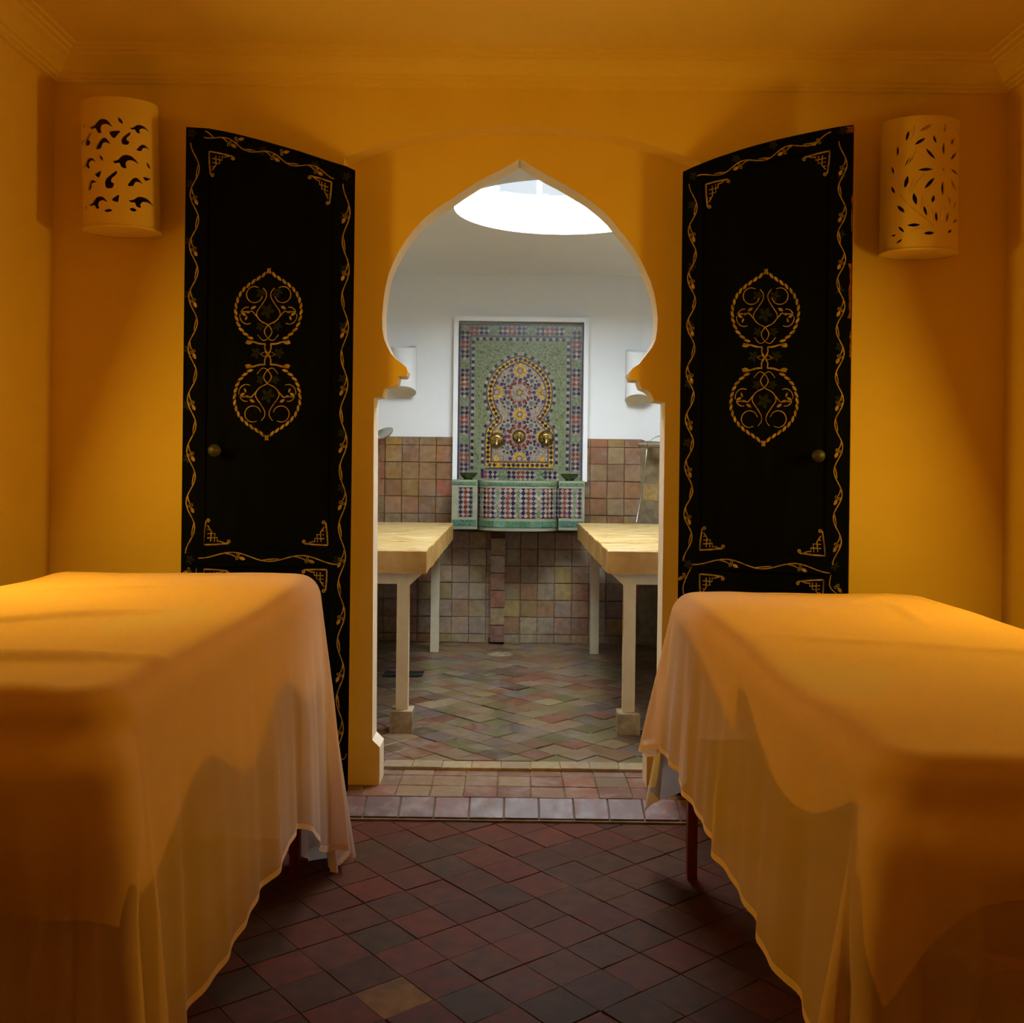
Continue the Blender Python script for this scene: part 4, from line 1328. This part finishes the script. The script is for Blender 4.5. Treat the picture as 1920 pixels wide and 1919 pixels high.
class Paint:
    """gold strokes in photo pixels laid as a thin coat on the leaf"""
    def __init__(self, leaf, h0): self.l = leaf; self.m = MB(); self.h = h0
    def stroke(self, pts, wd=2.4, taper=.5, sm=True, n_=6):
        q = spline(pts, n_) if sm and len(pts) > 2 else list(pts)
        L = len(q); a = []; b_ = []
        for i, p in enumerate(q):
            d = Vector(q[min(i + 1, L - 1)]) - Vector(q[max(i - 1, 0)])
            if d.length < 1e-9: d = Vector((1, 0))
            d.normalize(); t = i / (L - 1)
            ww = wd * .40 * (1 - taper + taper * math.sin(PI * (0.08 + .84 * t)))
            a.append((p[0] - d.y * ww, p[1] + d.x * ww)); b_.append((p[0] + d.y * ww, p[1] - d.x * ww))
        base_ = len(self.m.v)
        for p in a + b_:
            u, v = self.l.uv(*p); self.m.v.append(self.l.pt(u, v, self.h))
        for i in range(L - 1): self.m.face([base_ + i, base_ + i + 1, base_ + L + i + 1, base_ + L + i])
    def blob(self, poly):
        base_ = len(self.m.v)
        for p in poly:
            u, v = self.l.uv(*p); self.m.v.append(self.l.pt(u, v, self.h))
        n_ = len(poly)
        cx = sum(p[0] for p in poly) / n_; cy = sum(p[1] for p in poly) / n_
        u, v = self.l.uv(cx, cy); self.m.v.append(self.l.pt(u, v, self.h))
        for i in range(n_): self.m.face([base_ + i, base_ + (i + 1) % n_, base_ + n_])
    def ring(self, x, y, r): self.stroke([(x + r * math.cos(2 * PI * k / 12), y + r * math.sin(2 * PI * k / 12)) for k in range(13)], 1.5, 0, sm=False)
    def leaf_(self, x, y, L, wd, an): self.blob(leaf_shape(x, y, L, wd, an, 6))
    def build(self, name, mat, parent):
        # give the coat real thickness
        n_ = len(self.m.v)
        lft = self.l.n * -.0006
        for v in list(self.m.v): self.m.v.append(v + lft)
        return self.m.build(name, mat, parent, fix=False)


def sprig(P, x, y, an, k=1.0):
    """two berries and a leaf; an = direction the leaf points (image angle, y down)"""
    c, s_ = math.cos(an), math.sin(an)
    P.ring(x - s_ * 3.1 * k, y + c * 3.1 * k, 2.3 * k); P.ring(x + s_ * 3.1 * k, y - c * 3.1 * k, 2.3 * k)
    P.leaf_(x + c * 9 * k, y + s_ * 9 * k, 13 * k, 6.5 * k, an)


def vine(P, a, b_, n_, amp, side, ang, taper_=1):
    """wavy stem from a to b_ with n_ waves; side: +1/-1 which side the sprigs hang"""
    d = Vector((b_[0] - a[0], b_[1] - a[1])); L = d.length; d.normalize(); nr = Vector((-d.y, d.x))
    K = n_ * 12
    pts = []
    for i in range(K + 1):
        t = i / K; s_ = math.sin(2 * PI * n_ * t + PI / 2) * amp
        pts.append((a[0] + d.x * L * t + nr.x * s_, a[1] + d.y * L * t + nr.y * s_))
    P.stroke(pts, 2.6, 0, sm=False)
    at_ = lambda q: Vector((a[0], a[1])) + d * L * q / n_ + nr * math.sin(2 * PI * q + PI / 2) * amp
    wl_ = L / n_
    for k in range(n_):
        q = k + (.02 if side < 0 else .52)          # the outer swing of the stem
        if q > .1:
            b0 = at_(q - .16)
            e1 = at_(q) + nr * side * 8 + d * wl_ * .02
            P.stroke([tuple(b0), tuple(b0 * .45 + e1 * .55 - nr * side * 1.5), tuple(e1)], 2.6, .6)
            sprig(P, e1.x + d.x * 3, e1.y + d.y * 3, math.atan2(d.y, d.x) + side * ang)
        q2 = k + (.40 if side < 0 else .90)
        if q2 < n_ - .2:
            b0 = at_(q2); e1 = at_(q2 + .26) - nr * side * -9
            e1 = b0 + d * wl_ * .26 + nr * side * -4.5
            P.stroke([tuple(b0), tuple((b0 + e1) / 2 + nr * side * -.5), tuple(e1)], 2.6, .7)


def medallion(P, ax0, ay0, ax1, ay1, k):
    """ax0,ay0: top tip; ax1,ay1: bottom tip; k: horizontal scale per zoom unit"""
    cy = 1768.0; top = 1145.0
    def T(x, y, flip):
        t = (y - top) / (cy - top)        # 0 at tip .. 1 at middle
        f = t / 2
        if flip: f = 1 - f
        return (ax0 + (ax1 - ax0) * f + x * k, ay0 + (ay1 - ay0) * f)
    rope = [(2, 1150), (55, 1190), (105, 1222), (160, 1262), (208, 1315), (238, 1390), (244, 1450), (232, 1520), (208, 1575), (165, 1622), (118, 1655)]
    rs = resample(spline([(p[0], p[1]) for p in rope], 6), 46)
    for flip in (0, 1):
        for sx in (1, -1):
            for (p, th) in rs:
                L, wd = 54, 21
                q = [T(sx * a, b_, flip) for a, b_ in leaf_shape(p[0], p[1], L, wd, th + .32, 6)]
                P.blob(q)
            S = lambda pts, wd=2.4, tp=.4: P.stroke([T(sx * x, y, flip) for x, y in pts], wd, tp)
            S([(42, 1275), (18, 1310), (20, 1350), (50, 1400), (84, 1450), (84, 1485), (55, 1522), (0, 1552), (-28, 1600), (0, 1650), (40, 1664), (78, 1622)])
            S([(105 + 60 * math.cos(a), 1325 + 60 * math.sin(a)) for a in [R(-120 + 36 * i) for i in range(9)]])
            S([(155 + 55 * math.cos(a), 1480 + 62 * math.sin(a)) for a in [R(-100 + 25 * i) for i in range(4)]])
            S([(155 + 58 * math.cos(a), 1480 + 64 * math.sin(a)) for a in [R(-10 + 25 * i) for i in range(6)]])
            S([(85, 1490), (120, 1450), (150, 1455), (205, 1450)], 3.0)
            for (x, y, L, wd, an) in ((112, 1422, 46, 22, .5), (186, 1470, 46, 20, -.5), (165, 1500, 36, 15, 1.2), (150, 1455, 34, 18, 0)):
                P.blob([T(sx * a, b_, flip) for a, b_ in leaf_shape(x, y, L, wd, an, 6)])
            S([(18, 1692), (60, 1690), (110, 1676), (160, 1668)], 4.0, .2)
            P.blob([T(sx * a, b_, flip) for a, b_ in leaf_shape(140, 1680, 62, 30, .15, 6)])
            S([(20, 1692), (20, 1735), (-22, 1790)], 2.8, .1)
            S([(55, 1770 - 2), (28, 1752)], 1.6, .2)


def bracket(P, cx, cy, hx, hy, vx, vy):
    """corner ornament: (hx,hy) end of the level arm, (vx,vy) end of the upright arm"""
    A, B, O = Vector((hx - cx, hy - cy)), Vector((vx - cx, vy - cy)), Vector((cx, cy))
    T = lambda a, b_: tuple(O + A * a + B * b_)
    s = P.stroke
    s([T(0, 0), T(.45, 0), T(.92, .03)], 3.6, 0, sm=False); s([T(0, 0), T(0, .45), T(.03, .92)], 3.6, 0, sm=False)
    for q in ((.93, .11), (.11, .93)):
        c = T(*q); P.ring(c[0], c[1], 3.0); P.ring(c[0], c[1], 1.6)
    s([T(.12, .26), T(.50, .26), T(.50, .10)], 2.6, 0, sm=False)
    s([T(.26, .12), T(.26, .50), T(.10, .74)], 2.6, 0, sm=False)
    s([T(.40, .10), T(.40, .42), T(.12, .42)], 2.2, 0, sm=False)
    s([T(.50, .12), T(.60, .12), T(.80, .04)], 2.4, 0, sm=False)
    s([T(.10, .58), T(.18, .58)], 2.0, 0, sm=False)


def faded(P, x, y, k=1.0):
    for a in (0, 1.4, 2.6, 4.0, 5.2): P.leaf_(x + 5 * k * math.cos(a), y + 5 * k * math.sin(a), 9 * k, 5 * k, a)


def make_door(name, leaf, top_px, inner_x0, inner_x1, lbl, spec_):
    root = empty(name, (leaf.h.x, leaf.h.y, ZP)); struct(root, lbl)
    root['label'] = lbl
    top = [leaf.uv(*p) for p in top_px]
    W = leaf.w
    vb = E - 1.088
    # board (thickness away from the viewer)
    def fnL(a, b_, h): return leaf.pt(a, b_, h)
    umin, umax = 0.0, W
    top = sorted(top)
    top = [(umin, top[0][1])] + [t for t in top if umin < t[0] < umax] + [(umax, top[-1][1])]
    m = MB(); m.prism([(umin, vb)] + [(umax, vb)] + top[::-1], fnL, -.036, -.006); m.build('board', M['door'], root)
    # raised frame members
    def topv(u):
        for i in range(len(top) - 1):
            if top[i][0] <= u <= top[i + 1][0]:
                t = (u - top[i][0]) / max(1e-9, top[i + 1][0] - top[i][0]); return top[i][1] + (top[i + 1][1] - top[i][1]) * t
        return top[-1][1]
    sw = .068
    for a, b_ in ((umin, umin + sw), (umax - sw, umax)):
        m = MB(); tt = [(b_, topv(b_))] + [t for t in reversed(top) if a < t[0] < b_] + [(a, topv(a))]
        m.prism([(a, vb), (b_, vb)] + tt, fnL, -.006, 0); m.build('stile', M['door'], root)
    m = MB(); us = [umin + sw + (W - 2 * sw) * i / 10 for i in range(11)]
    m.prism([(u, topv(u) - .062) for u in us] + [(u, topv(u)) for u in us[::-1]], fnL, -.006, 0); m.build('top_rail', M['door'], root)
    v1 = leaf.uv(*spec_['rail_top'])[1]; v0 = leaf.uv(*spec_['rail_bot'])[1]
    m = MB(); m.prism([(umin + sw, v0), (umax - sw, v0), (umax - sw, v1), (umin + sw, v1)], fnL, -.006, 0); m.build('middle_rail', M['door'], root)
    m = MB(); m.prism([(umin + sw, vb), (umax - sw, vb), (umax - sw, vb + .09), (umin + sw, vb + .09)], fnL, -.006, 0); m.build('bottom_rail', M['door'], root)
    # gold painting
    P = Paint(leaf, .0008)
    for args in spec_['vines']: vine(P, *args)
    for st in spec_['stems']: P.stroke(*st)
    for sp_ in spec_['sprigs']: sprig(P, *sp_)
    o = P.build('painted_vine', M['gold'], root); o['label'] = 'gold painted vine scroll along the edges'
    for br in spec_['brackets']:
        P = Paint(leaf, -.0048); bracket(P, *br); o = P.build('corner_ornament', M['gold'], root); o['label'] = 'gold painted interlaced corner ornament'
    P = Paint(leaf, -.0048); medallion(P, *spec_['medallion']); o = P.build('medallion', M['gold'], root); o['label'] = 'gold painted double medallion'
    P = Paint(leaf, .0006)
    for f in spec_['faded']: faded(P, *f)
    P2 = Paint(leaf, -.0050)
    for f in spec_['faded_in']: faded(P2, *f)
    P.build('faded_flowers', M['dullblue'], root); P2.build('faded_leaves', M['dullblue'], root)
    # handle
    u, v = leaf.uv(*spec_['knob'])
    c = leaf.pt(u, v, -.006)
    rot = leaf.n.to_track_quat('Z', 'Y').to_matrix().to_4x4()
    m = MB(); m.lathe([(.020, 0), (.020, .004), (.010, .008), (.009, .02), (.017, .028), (.019, .036), (.012, .044), (.0001, .046)], Matrix.Translation(c) @ rot, 18)
    m.build('knob', M['iron'], root, smooth=True)
    return root, topv, W


DL = Leaf((-.529, 3.335), (-1.0415, 3.195))
DR = Leaf((.549, 3.335), (1.044, 3.14))
spec_l = dict(
    rail_top=(500, 1030), rail_bot=(500, 1062), knob=(402, 845),
    vines=[((366, 268), (356, 1038), 8, 8.5, -1, .45), ((650, 345), (636, 1420), 10, 7, 1, .45), ((372, 1040), (632, 1052), 2, 7, 1, .3), ((384, 252), (628, 330), 3, 6, 1, .25)],
    stems=[([(358, 1120), (366, 1095), (368, 1066)], 2.4, .6), ([(384, 245), (392, 250), (401, 259)], 3, .6), ([(640, 1425), (646, 1422), (650, 1413)], 2.6, .6)],
    sprigs=[(355, 1070, 2.7), (443, 263, -.2), (528, 286, -.1)],
    brackets=[(392, 283, 440, 292, 393, 330), (622, 341, 578, 326, 619, 385), (381, 1022, 432, 1021, 385, 973), (615, 1023, 567, 1021, 612, 977), (381, 1068, 430, 1070, 382, 1115), (613, 1069, 566, 1068, 612, 1112)],
    medallion=(504.5, 506.5, 500, 822, .252),
    faded=[(360, 250), (650, 331), (632, 1050), (356, 1050), (357, 345), (355, 452), (354, 553), (352, 655), (351, 760), (351, 860), (645, 405), (645, 505), (643, 612), (642, 710), (641, 812), (640, 915), (492, 283), (590, 310)],
    faded_in=[(501, 583, 1.6), (490, 550, 1.2), (520, 548, 1.2), (502, 742, 1.6), (480, 662, 1.2), (523, 662, 1.2), (488, 612), (520, 612), (489, 712), (516, 712)])
top_l = [(349, 238), (392, 241), (430, 248), (490, 263), (560, 283), (620, 303), (650, 312), (667, 320)]
make_door('door_1', DL, top_l, 0, 0, 'nearly black door leaf with gold vine painting, folded open left of the keyhole doorway', spec_l)
spec_r = dict(
    rail_top=(1430, 1040), rail_bot=(1430, 1072), knob=(1535, 855),
    vines=[((1300, 345), (1289, 1052), 8, 8, -1, .25), ((1581, 265), (1569, 1060), 9, 8, 1, .45), ((1298, 1052), (1556, 1068), 2, 7, 1, .4), ((1560, 253), (1310, 335), 3, 6, -1, .2)],
    stems=[([(1286, 1128), (1281, 1100), (1297, 1062)], 2.4, .6), ([(1570, 1115), (1556, 1100), (1558, 1078)], 2.4, .6)],
    sprigs=[(1284, 1080, 2.6), (1569, 1100, .9), (1535, 265, 2.6)],
    brackets=[(1323, 345, 1368, 333, 1325, 392), (1556, 282, 1504, 294, 1552, 328), (1311, 1032, 1358, 1030, 1315, 988), (1547, 1043, 1495, 1039, 1543, 993), (1311, 1077, 1358, 1081, 1312, 1124), (1544, 1088, 1492, 1090, 1543, 1130)],
    medallion=(1436, 508, 1431, 833, .255),
    faded=[(1300, 330), (1580, 245), (1290, 1058), (1565, 1062), (1297, 385), (1297, 500), (1293, 610), (1291, 720), (1289, 830), (1578, 330), (1577, 440), (1575, 545), (1574, 650), (1573, 750), (1572, 850), (1450, 272), (1380, 298)],
    faded_in=[(1434, 590, 1.6), (1420, 555, 1.2), (1452, 555, 1.2), (1432, 752, 1.6), (1412, 668, 1.2), (1455, 668, 1.2), (1420, 622), (1450, 622), (1418, 722), (1448, 722)])
top_r = [(1281, 322), (1300, 313), (1340, 297), (1400, 277), (1460, 261), (1520, 248), (1570, 238), (1600, 234)]
d2, topv, W2 = make_door('door_2', DR, top_r, 0, 0, 'nearly black door leaf with gold vine painting and a chipped edge, folded open right of the keyhole doorway', spec_r)
m = MB()
r3 = random.Random(5)
for (u0, u1, v0, v1) in ((W2 - .004, W2, -.33, -.22), (W2 - .012, W2 - .001, -.60, -.43), (W2 - .006, W2, -.72, -.64), (W2 - .024, W2, -.024, -.004)):
    n_ = 9; vt = topv(W2 - .001)
    L_s = [(u1 - (u1 - u0) * r3.uniform(.3, 1), vt + v0 + (v1 - v0) * i / n_) for i in range(n_ + 1)]
    m.prism([(u1, vt + v0)] + [(u1, vt + v1)] + L_s[::-1], lambda a, b_, h: DR.pt(a, b_, h), .0001, .0007)
for i in range(14):
    vt = topv(W2 - .001) - r3.uniform(.01, .9); L = r3.uniform(.01, .07)
    m.prism([(-.036 + .03 * r3.random(), vt), (-.002, vt), (-.002, vt - L), (-.02, vt - L * .7)], lambda a, b_, h: DR.pt(W2 + h, b_, a), 0, .0006)
o = m.build('chipped_paint', M['redchip'], d2); o['label'] = 'bare reddish wood where the edge paint has chipped'

# ------------------------------------------------------------------ shower fitting and metal dish
p0 = at(1199, 833, 6.0); p1 = at(1262, 835, 5.90)
sh = empty('shower_mixer', tuple(p0)); tag(sh, 'chrome shower mixer bar with hanging hose at the right edge of the doorway', 'shower')
m = MB(); m.tube([p0 + (p1 - p0) * .28, p1], .0195, 18); m.build('body', M['chrome'], sh, smooth=True)
m = MB(); m.tube([p0, p0 + (p1 - p0) * .265], .0205, 18); kb = m.build('knob', M['chrome'], sh, smooth=True)
m = MB(); pr = p0 + (p1 - p0) * .10 + Vector((0, -.003, .020)); m.lathe([(.008, 0), (.008, .003), (.006, .004)], Matrix.Translation(pr), 12); m.build('red_mark', M['red'], kb)
for t in (.35, .95):
    q = p0 + (p1 - p0) * t
    m = MB(); m.tube([q, q + Vector((.0, .11, -.01))], .012, 12); m.build('wall_union', M['chrome'], sh)
hp = [at(px, py, d) for px, py, d in ((1213, 842, 5.97), (1211, 860, 5.96), (1208, 885, 5.96), (1205, 910, 5.96), (1202, 935, 5.96), (1197, 960, 5.95), (1193, 982, 5.93))]
m = MB(); m.tube(spline([tuple(q) for q in hp], 5), .0055, 10); m.build('hose', M['steel'], sh, smooth='all')
hp = [at(px, py, 5.97) for px, py in ((1218, 828), (1224, 822), (1232, 818.5), (1242, 817), (1254, 821), (1262, 832))]
m = MB(); m.tube(spline([tuple(q) for q in hp], 5), .0048, 10); m.build('handle', M['steel'], sh, smooth='all')

q = at(720, 817, 6.02)
ds = empty('metal_dish', tuple(q)); tag(ds, 'dished silver metal fitting on the tile edge beside the left jamb', 'metal dish')
Mx = Matrix.Translation(q) @ Matrix.Rotation(R(-22), 4, 'Y') @ Matrix.Rotation(R(28), 4, 'X')
m = MB()
prof_d = [(.0001, -.004), (.022, -.003), (.045, .004), (.062, .014), (.066, .016), (.063, .012), (.046, .000), (.022, -.008), (.0001, -.009)]
m.lathe(prof_d, Mx, 24); m.build('bowl', M['chrome'], ds, smooth=True)
m = MB(); m.tube([q + Vector((-.03, .0, -.004)), q + Vector((-.06, .05, -.02)), q + Vector((-.07, .11, -.03))], .008, 10); m.build('arm', M['chrome'], ds, smooth='all')

# ------------------------------------------------------------------ massage tables and their sheets
def make_table(lbl, x0, x1, y0, y1, zt):
    root = empty('massage_table', ((x0 + x1) / 2, (y0 + y1) / 2, 0)); tag(root, lbl, 'massage table')
    ins = .032
    m = MB()
    a = .065
    pts = []
    for cx_, cy_, t0 in ((x1 - ins - a, y1 - ins - a, 0), (x0 + ins + a, y1 - ins - a, 90), (x0 + ins + a, y0 + ins + a, 180), (x1 - ins - a, y0 + ins + a, 270)):
        for k in range(5): pts.append((cx_ + a * math.cos(R(t0 + 22.5 * k)), cy_ + a * math.sin(R(t0 + 22.5 * k))))
    m.prism(pts, lambda p, q, h: (p, q, h), zt - .115, zt - .020, inset=.02)
    m.build('mattress', M['mattress'], root)
    m = MB(); b_ = .05
    hp_ = [(x1 - .07, y0 + .03), (x0 + .07, y0 + .03), (x0 + .10, y0 - .01), (x0 + .16, y0 - .03), (x1 - .16, y0 - .03), (x1 - .10, y0 - .01)]
    m.prism(hp_, lambda p, q, h: (p, q, h), zt - .22, zt - .10, inset=.015)
    m.build('head_cushion', M['mattress'], root)
    m = MB()
    for lo, hi in (((x0 + b_, y0 + b_), (x1 - b_, y0 + b_ + .03)), ((x0 + b_, y1 - b_ - .03), (x1 - b_, y1 - b_)), ((x0 + b_, y0 + b_ + .03), (x0 + b_ + .03, y1 - b_ - .03)), ((x1 - b_ - .03, y0 + b_ + .03), (x1 - b_, y1 - b_ - .03))):
        m.box((lo[0], lo[1], zt - .20), (hi[0], hi[1], zt - .115))
    m.build('frame', M['redwood'], root)
    for lx in (x0 + b_ + .014, x1 - b_ - .014):
        for ly in (y0 + b_ + .014, y1 - b_ - .014):
            m = MB(); m.box((lx - .0135, ly - .0135, 0), (lx + .0135, ly + .0135, zt - .115)); m.build('leg', M['redwood'], root)
    return root


def drape(name, lbl, cat, x0, x1, y0, y1, zt, dl, dr, dn, df, mat, seed, r=.055, rc=.035, flare=.04, amp=.012, cflare=.20, pleat=.06, ccut=0, off=0.0, hemfn=None, step=.013, topfn=None, hem=None, group=None, freq=1.0, bulge=.075):
    rn = random.Random(seed)
    ph = [rn.uniform(0, 6.28) for _ in range(12)]
    sx0, sx1, sy0, sy1 = x0 + r - dl - r * .57, x1 - r + dr + r * .57, y0 + r - dn - r * .57, y1 - r + df + r * .57
    nx_, ny_ = int((sx1 - sx0) / step), int((sy1 - sy0) / step)
    ix0, ix1, iy0, iy1 = x0 + rc + r, x1 - rc - r, y0 + rc + r, y1 - rc - r
    verts = []
    L4 = PI * r / 2
    def P(s, t, o=0.0):
        cx_, cy_ = min(max(s, ix0), ix1), min(max(t, iy0), iy1)
        dx, dy = s - cx_, t - cy_
        dist = math.hypot(dx, dy)
        if dist - rc <= 0:
            z = zt + off + o + (topfn(s, t) if topfn else 0)
            e = 0
            return Vector((s, t, z))
        nx2, ny2 = dx / dist, dy / dist
        e = dist - rc
        if e < L4: out, dn_ = r * math.sin(e / r) - 0, r * (1 - math.cos(e / r))
        else: out, dn_ = r + (e - L4) * flare, r + (e - L4) * math.sqrt(1 - flare ** 2)
        h = max(0, dn_ - r * .5)
        th = math.atan2(abs(dy), abs(dx))                 # 0..pi/2 across a corner
        corner = math.sin(2 * th) if (abs(dx) > 1e-6 and abs(dy) > 1e-6) else 0
        per = cy_ * (1 if dx > 0 else -1) + cx_ * (1 if dy > 0 else -1.3)
        q = per * freq
        f = .55 * math.sin(q * 17 + ph[0]) + .4 * math.sin(q * 31 + ph[1] + .8 * math.sin(q * 9 + ph[2])) + .28 * math.sin(q * 53 + ph[3])
        f = math.copysign(abs(f) ** 1.25, f)
        ramp = min(1, h / .30) ** 1.2
        fold = amp * ramp * (f + .9)
        pl = pleat * h * (abs(math.sin(5.0 * th + .35)) * 2 - 1) * corner ** .5 if corner else 0
        pl += pleat * .5 * h * math.sin(10 * th + ph[4]) * corner
        if dy < 0 and bulge:
            sm = lambda v: max(0, min(1, v)) ** 2 * (3 - 2 * max(0, min(1, v)))
            wside = sm((-ny2 - .25) / .6)
            out += bulge * wside * (sm((dn_ - .045) / .045) - .55 * sm((dn_ - .16) / .16))
        out2 = out + fold * (1 - corner) + cflare * h * corner + pl
        base = r if True else 0
        x = cx_ + nx2 * (rc + out2); y = cy_ + ny2 * (rc + out2)
        z = zt + off + o - dn_ + (topfn(cx_, cy_) * max(0, 1 - e / .1) if topfn else 0)
        # loose cloth sways a little
        x += off * nx2 * .8; y += off * ny2 * .8
        return Vector((x, y, z))
    grid = []
    for j in range(ny_ + 1):
        for i in range(nx_ + 1):
            s = sx0 + (sx1 - sx0) * i / nx_; t = sy0 + (sy1 - sy0) * j / ny_
            if hemfn:
                s, t = hemfn(s, t, i / nx_, j / ny_)
            a_ = (x0 - s) / dl if s < x0 else ((s - x1) / dr if s > x1 else 0)
            b2 = (t - y1) / df if t > y1 else ((y0 - t) / dn if t < y0 else 0)
            if ccut and a_ > 0 and b2 > 0:
                k_ = 1 - ccut + ccut * max(a_, b2) / math.hypot(a_, b2)
                s = (x0 if s < x0 else x1) + (s - (x0 if s < x0 else x1)) * k_
                t = (y0 if t < y0 else y1) + (t - (y0 if t < y0 else y1)) * k_
            verts.append(P(s, t))
    m = MB(); m.v = verts
    W_ = nx_ + 1
    for j in range(ny_):
        for i in range(nx_):
            m.face([j * W_ + i, j * W_ + i + 1, (j + 1) * W_ + i + 1, (j + 1) * W_ + i], 1 if (hem and (i < 1 or j < 1 or i >= nx_ - 1 or j >= ny_ - 1)) else 0)
    me = m.mesh(name, [mat, hem or mat], smooth=False, fix=False)
    me.polygons.foreach_set('use_smooth', [True] * len(me.polygons))
    o = mesh_obj(name, me)
    tag(o, lbl, cat, group)
    return o


def crease(x, y, a, b_, w, h):
    A, B = Vector(a), Vector(b_); d = B - A; L = d.length; d.normalize()
    v = Vector((x, y)) - A; t = v.dot(d); s = v.x * d.y - v.y * d.x
    if t < -.1 or t > L + .1: return 0
    e = min(1, max(0, (t + .1) / .2)) * min(1, max(0, (L + .1 - t) / .2))
    return h * math.exp(-(s / w) ** 2) * e


def top_left(x, y):
    z = .006 * noise.noise(Vector((x * 3, y * 3, 1))) + .003 * noise.noise(Vector((x * 8, y * 5, 4)))
    z += crease(x, y, (-1.25, 1.75), (-.78, 2.15), .02, .010) + crease(x, y, (-1.3, 1.55), (-.6, 1.62), .03, .014) + crease(x, y, (-1.3, 2.35), (-.85, 2.5), .016, .006)
    z += -.010 * math.exp(-((x + .72) / .1) ** 2 - ((y - 2.05) / .25) ** 2)
    return z


def top_right(x, y):
    z = .006 * noise.noise(Vector((x * 3, y * 3, 7))) + .003 * noise.noise(Vector((x * 8, y * 5, 9)))
    z += crease(x, y, (.8, 2.55), (1.02, 2.75), .014, .008) + crease(x, y, (.98, 2.6), (.94, 2.3), .014, .008) + crease(x, y, (.55, 2.1), (1.1, 1.9), .03, .006)
    z += -.012 * math.exp(-((x - .55) / .12) ** 2 - ((y - 1.75) / .2) ** 2)
    return z


LB = (-1.30, -.525, 1.36, 2.87, E - .318)
RB = (.445, 1.17, 1.21, 2.87, E - .352)
make_table('red-brown framed massage table hidden under the peach sheets on the left', *LB)
make_table('red-brown framed massage table under the peach sheets on the right, one thin leg showing', *RB)


def under_hem_l(s, t, i, j):
    # scalloped lower edge of the shorter under-sheet
    x0, x1, y0, y1, z = LB
    if s > x1: s = x1 + (s - x1) * (.62 + .38 * math.cos((t - 2.05) * 5.2) ** 2)
    if t < y0: t = y0 + (t - y0) * (.75 + .25 * math.sin(s * 8))
    return s, t


def under_hem_r(s, t, i, j):
    x0, x1, y0, y1, z = RB
    if s < x0:
        f = .30 + .55 * max(0, math.sin((t - 1.32) * 5.2)) + (.45 if t < 1.30 else 0)
        if t > 2.0: f = .85 * max(0.15, (2.75 - t) / .75)
        s = x0 + (s - x0) * f
    if t < y0: t = y0 + (t - y0) * (.55 + .35 * math.sin((s - .6) * 6) ** 2)
    return s, t


def white_hem(T, side):
    x0, x1, y0, y1, z = T
    def f(s, t, i, j):
        xe = x1 if side > 0 else x0
        gx = min(1, max(0, 1 - abs(xe - s) / .10)) if (s - xe) * side < 0 else 1
        gy = min(1, max(0, 1 - (y1 - t) / .10)) if t < y1 else 1
        if (s - xe) * side > 0: s = xe + (s - xe) * (.08 + .92 * gy)
        if t > y1: t = y1 + (t - y1) * (.08 + .92 * gx)
        return s, t
    return f


drape('under_sheet', 'opaque under-sheet seen through the sheer left sheet, with a scalloped lower edge', 'sheet', *LB, .25, .30, .28, .12, M['under'], 5, bulge=.06, amp=.004, off=-.006, hemfn=under_hem_l, pleat=.02, cflare=.06, flare=.02, topfn=top_left)
drape('under_sheet', 'opaque under-sheet seen through the sheer right sheet, with a zigzag lower edge', 'sheet', *RB, .20, .2, .22, .10, M['under'], 6, bulge=.06, amp=.004, off=-.006, hemfn=under_hem_r, pleat=.02, cflare=.06, flare=.02, topfn=top_right)
def peach_hem_l(s, t, i, j):
    x0, x1, y0, y1, z = LB
    if s > x1:
        q = max(0, min(1, (t - 2.38) / .42)); q = q * q * (3 - 2 * q)
        s = x1 + (s - x1) * (1 + .36 * q)
    return s, t


drape('white_sheet', 'white sheet corner hanging below the peach sheet at the far end of the left table', 'sheet', *LB, .04, .80, .04, .80, M['whitecloth'], 8, bulge=.04, amp=.004, off=-.012, pleat=.03, cflare=.07, flare=.03, hemfn=white_hem(LB, 1), ccut=.9)
drape('white_sheet', 'white sheet corner hanging below the peach sheet at the far end of the right table', 'sheet', *RB, .52, .04, .04, .54, M['whitecloth'], 9, bulge=.04, amp=.004, off=-.012, pleat=.04, cflare=.12, flare=.03, hemfn=white_hem(RB, -1), ccut=.62)
drape('peach_sheet', 'sheer peach sheet draped over the left massage table', 'sheet', *LB, .50, .56, .60, .77, M['sheet'], 21, topfn=top_left, hem=M['hem'], cflare=.09, pleat=.06, ccut=.98, hemfn=peach_hem_l)
drape('peach_sheet', 'sheer peach sheet draped over the right massage table', 'sheet', *RB, .43, .43, .60, .43, M['sheet'], 33, topfn=top_right, hem=M['hem'], cflare=.17, pleat=.07, ccut=.85)
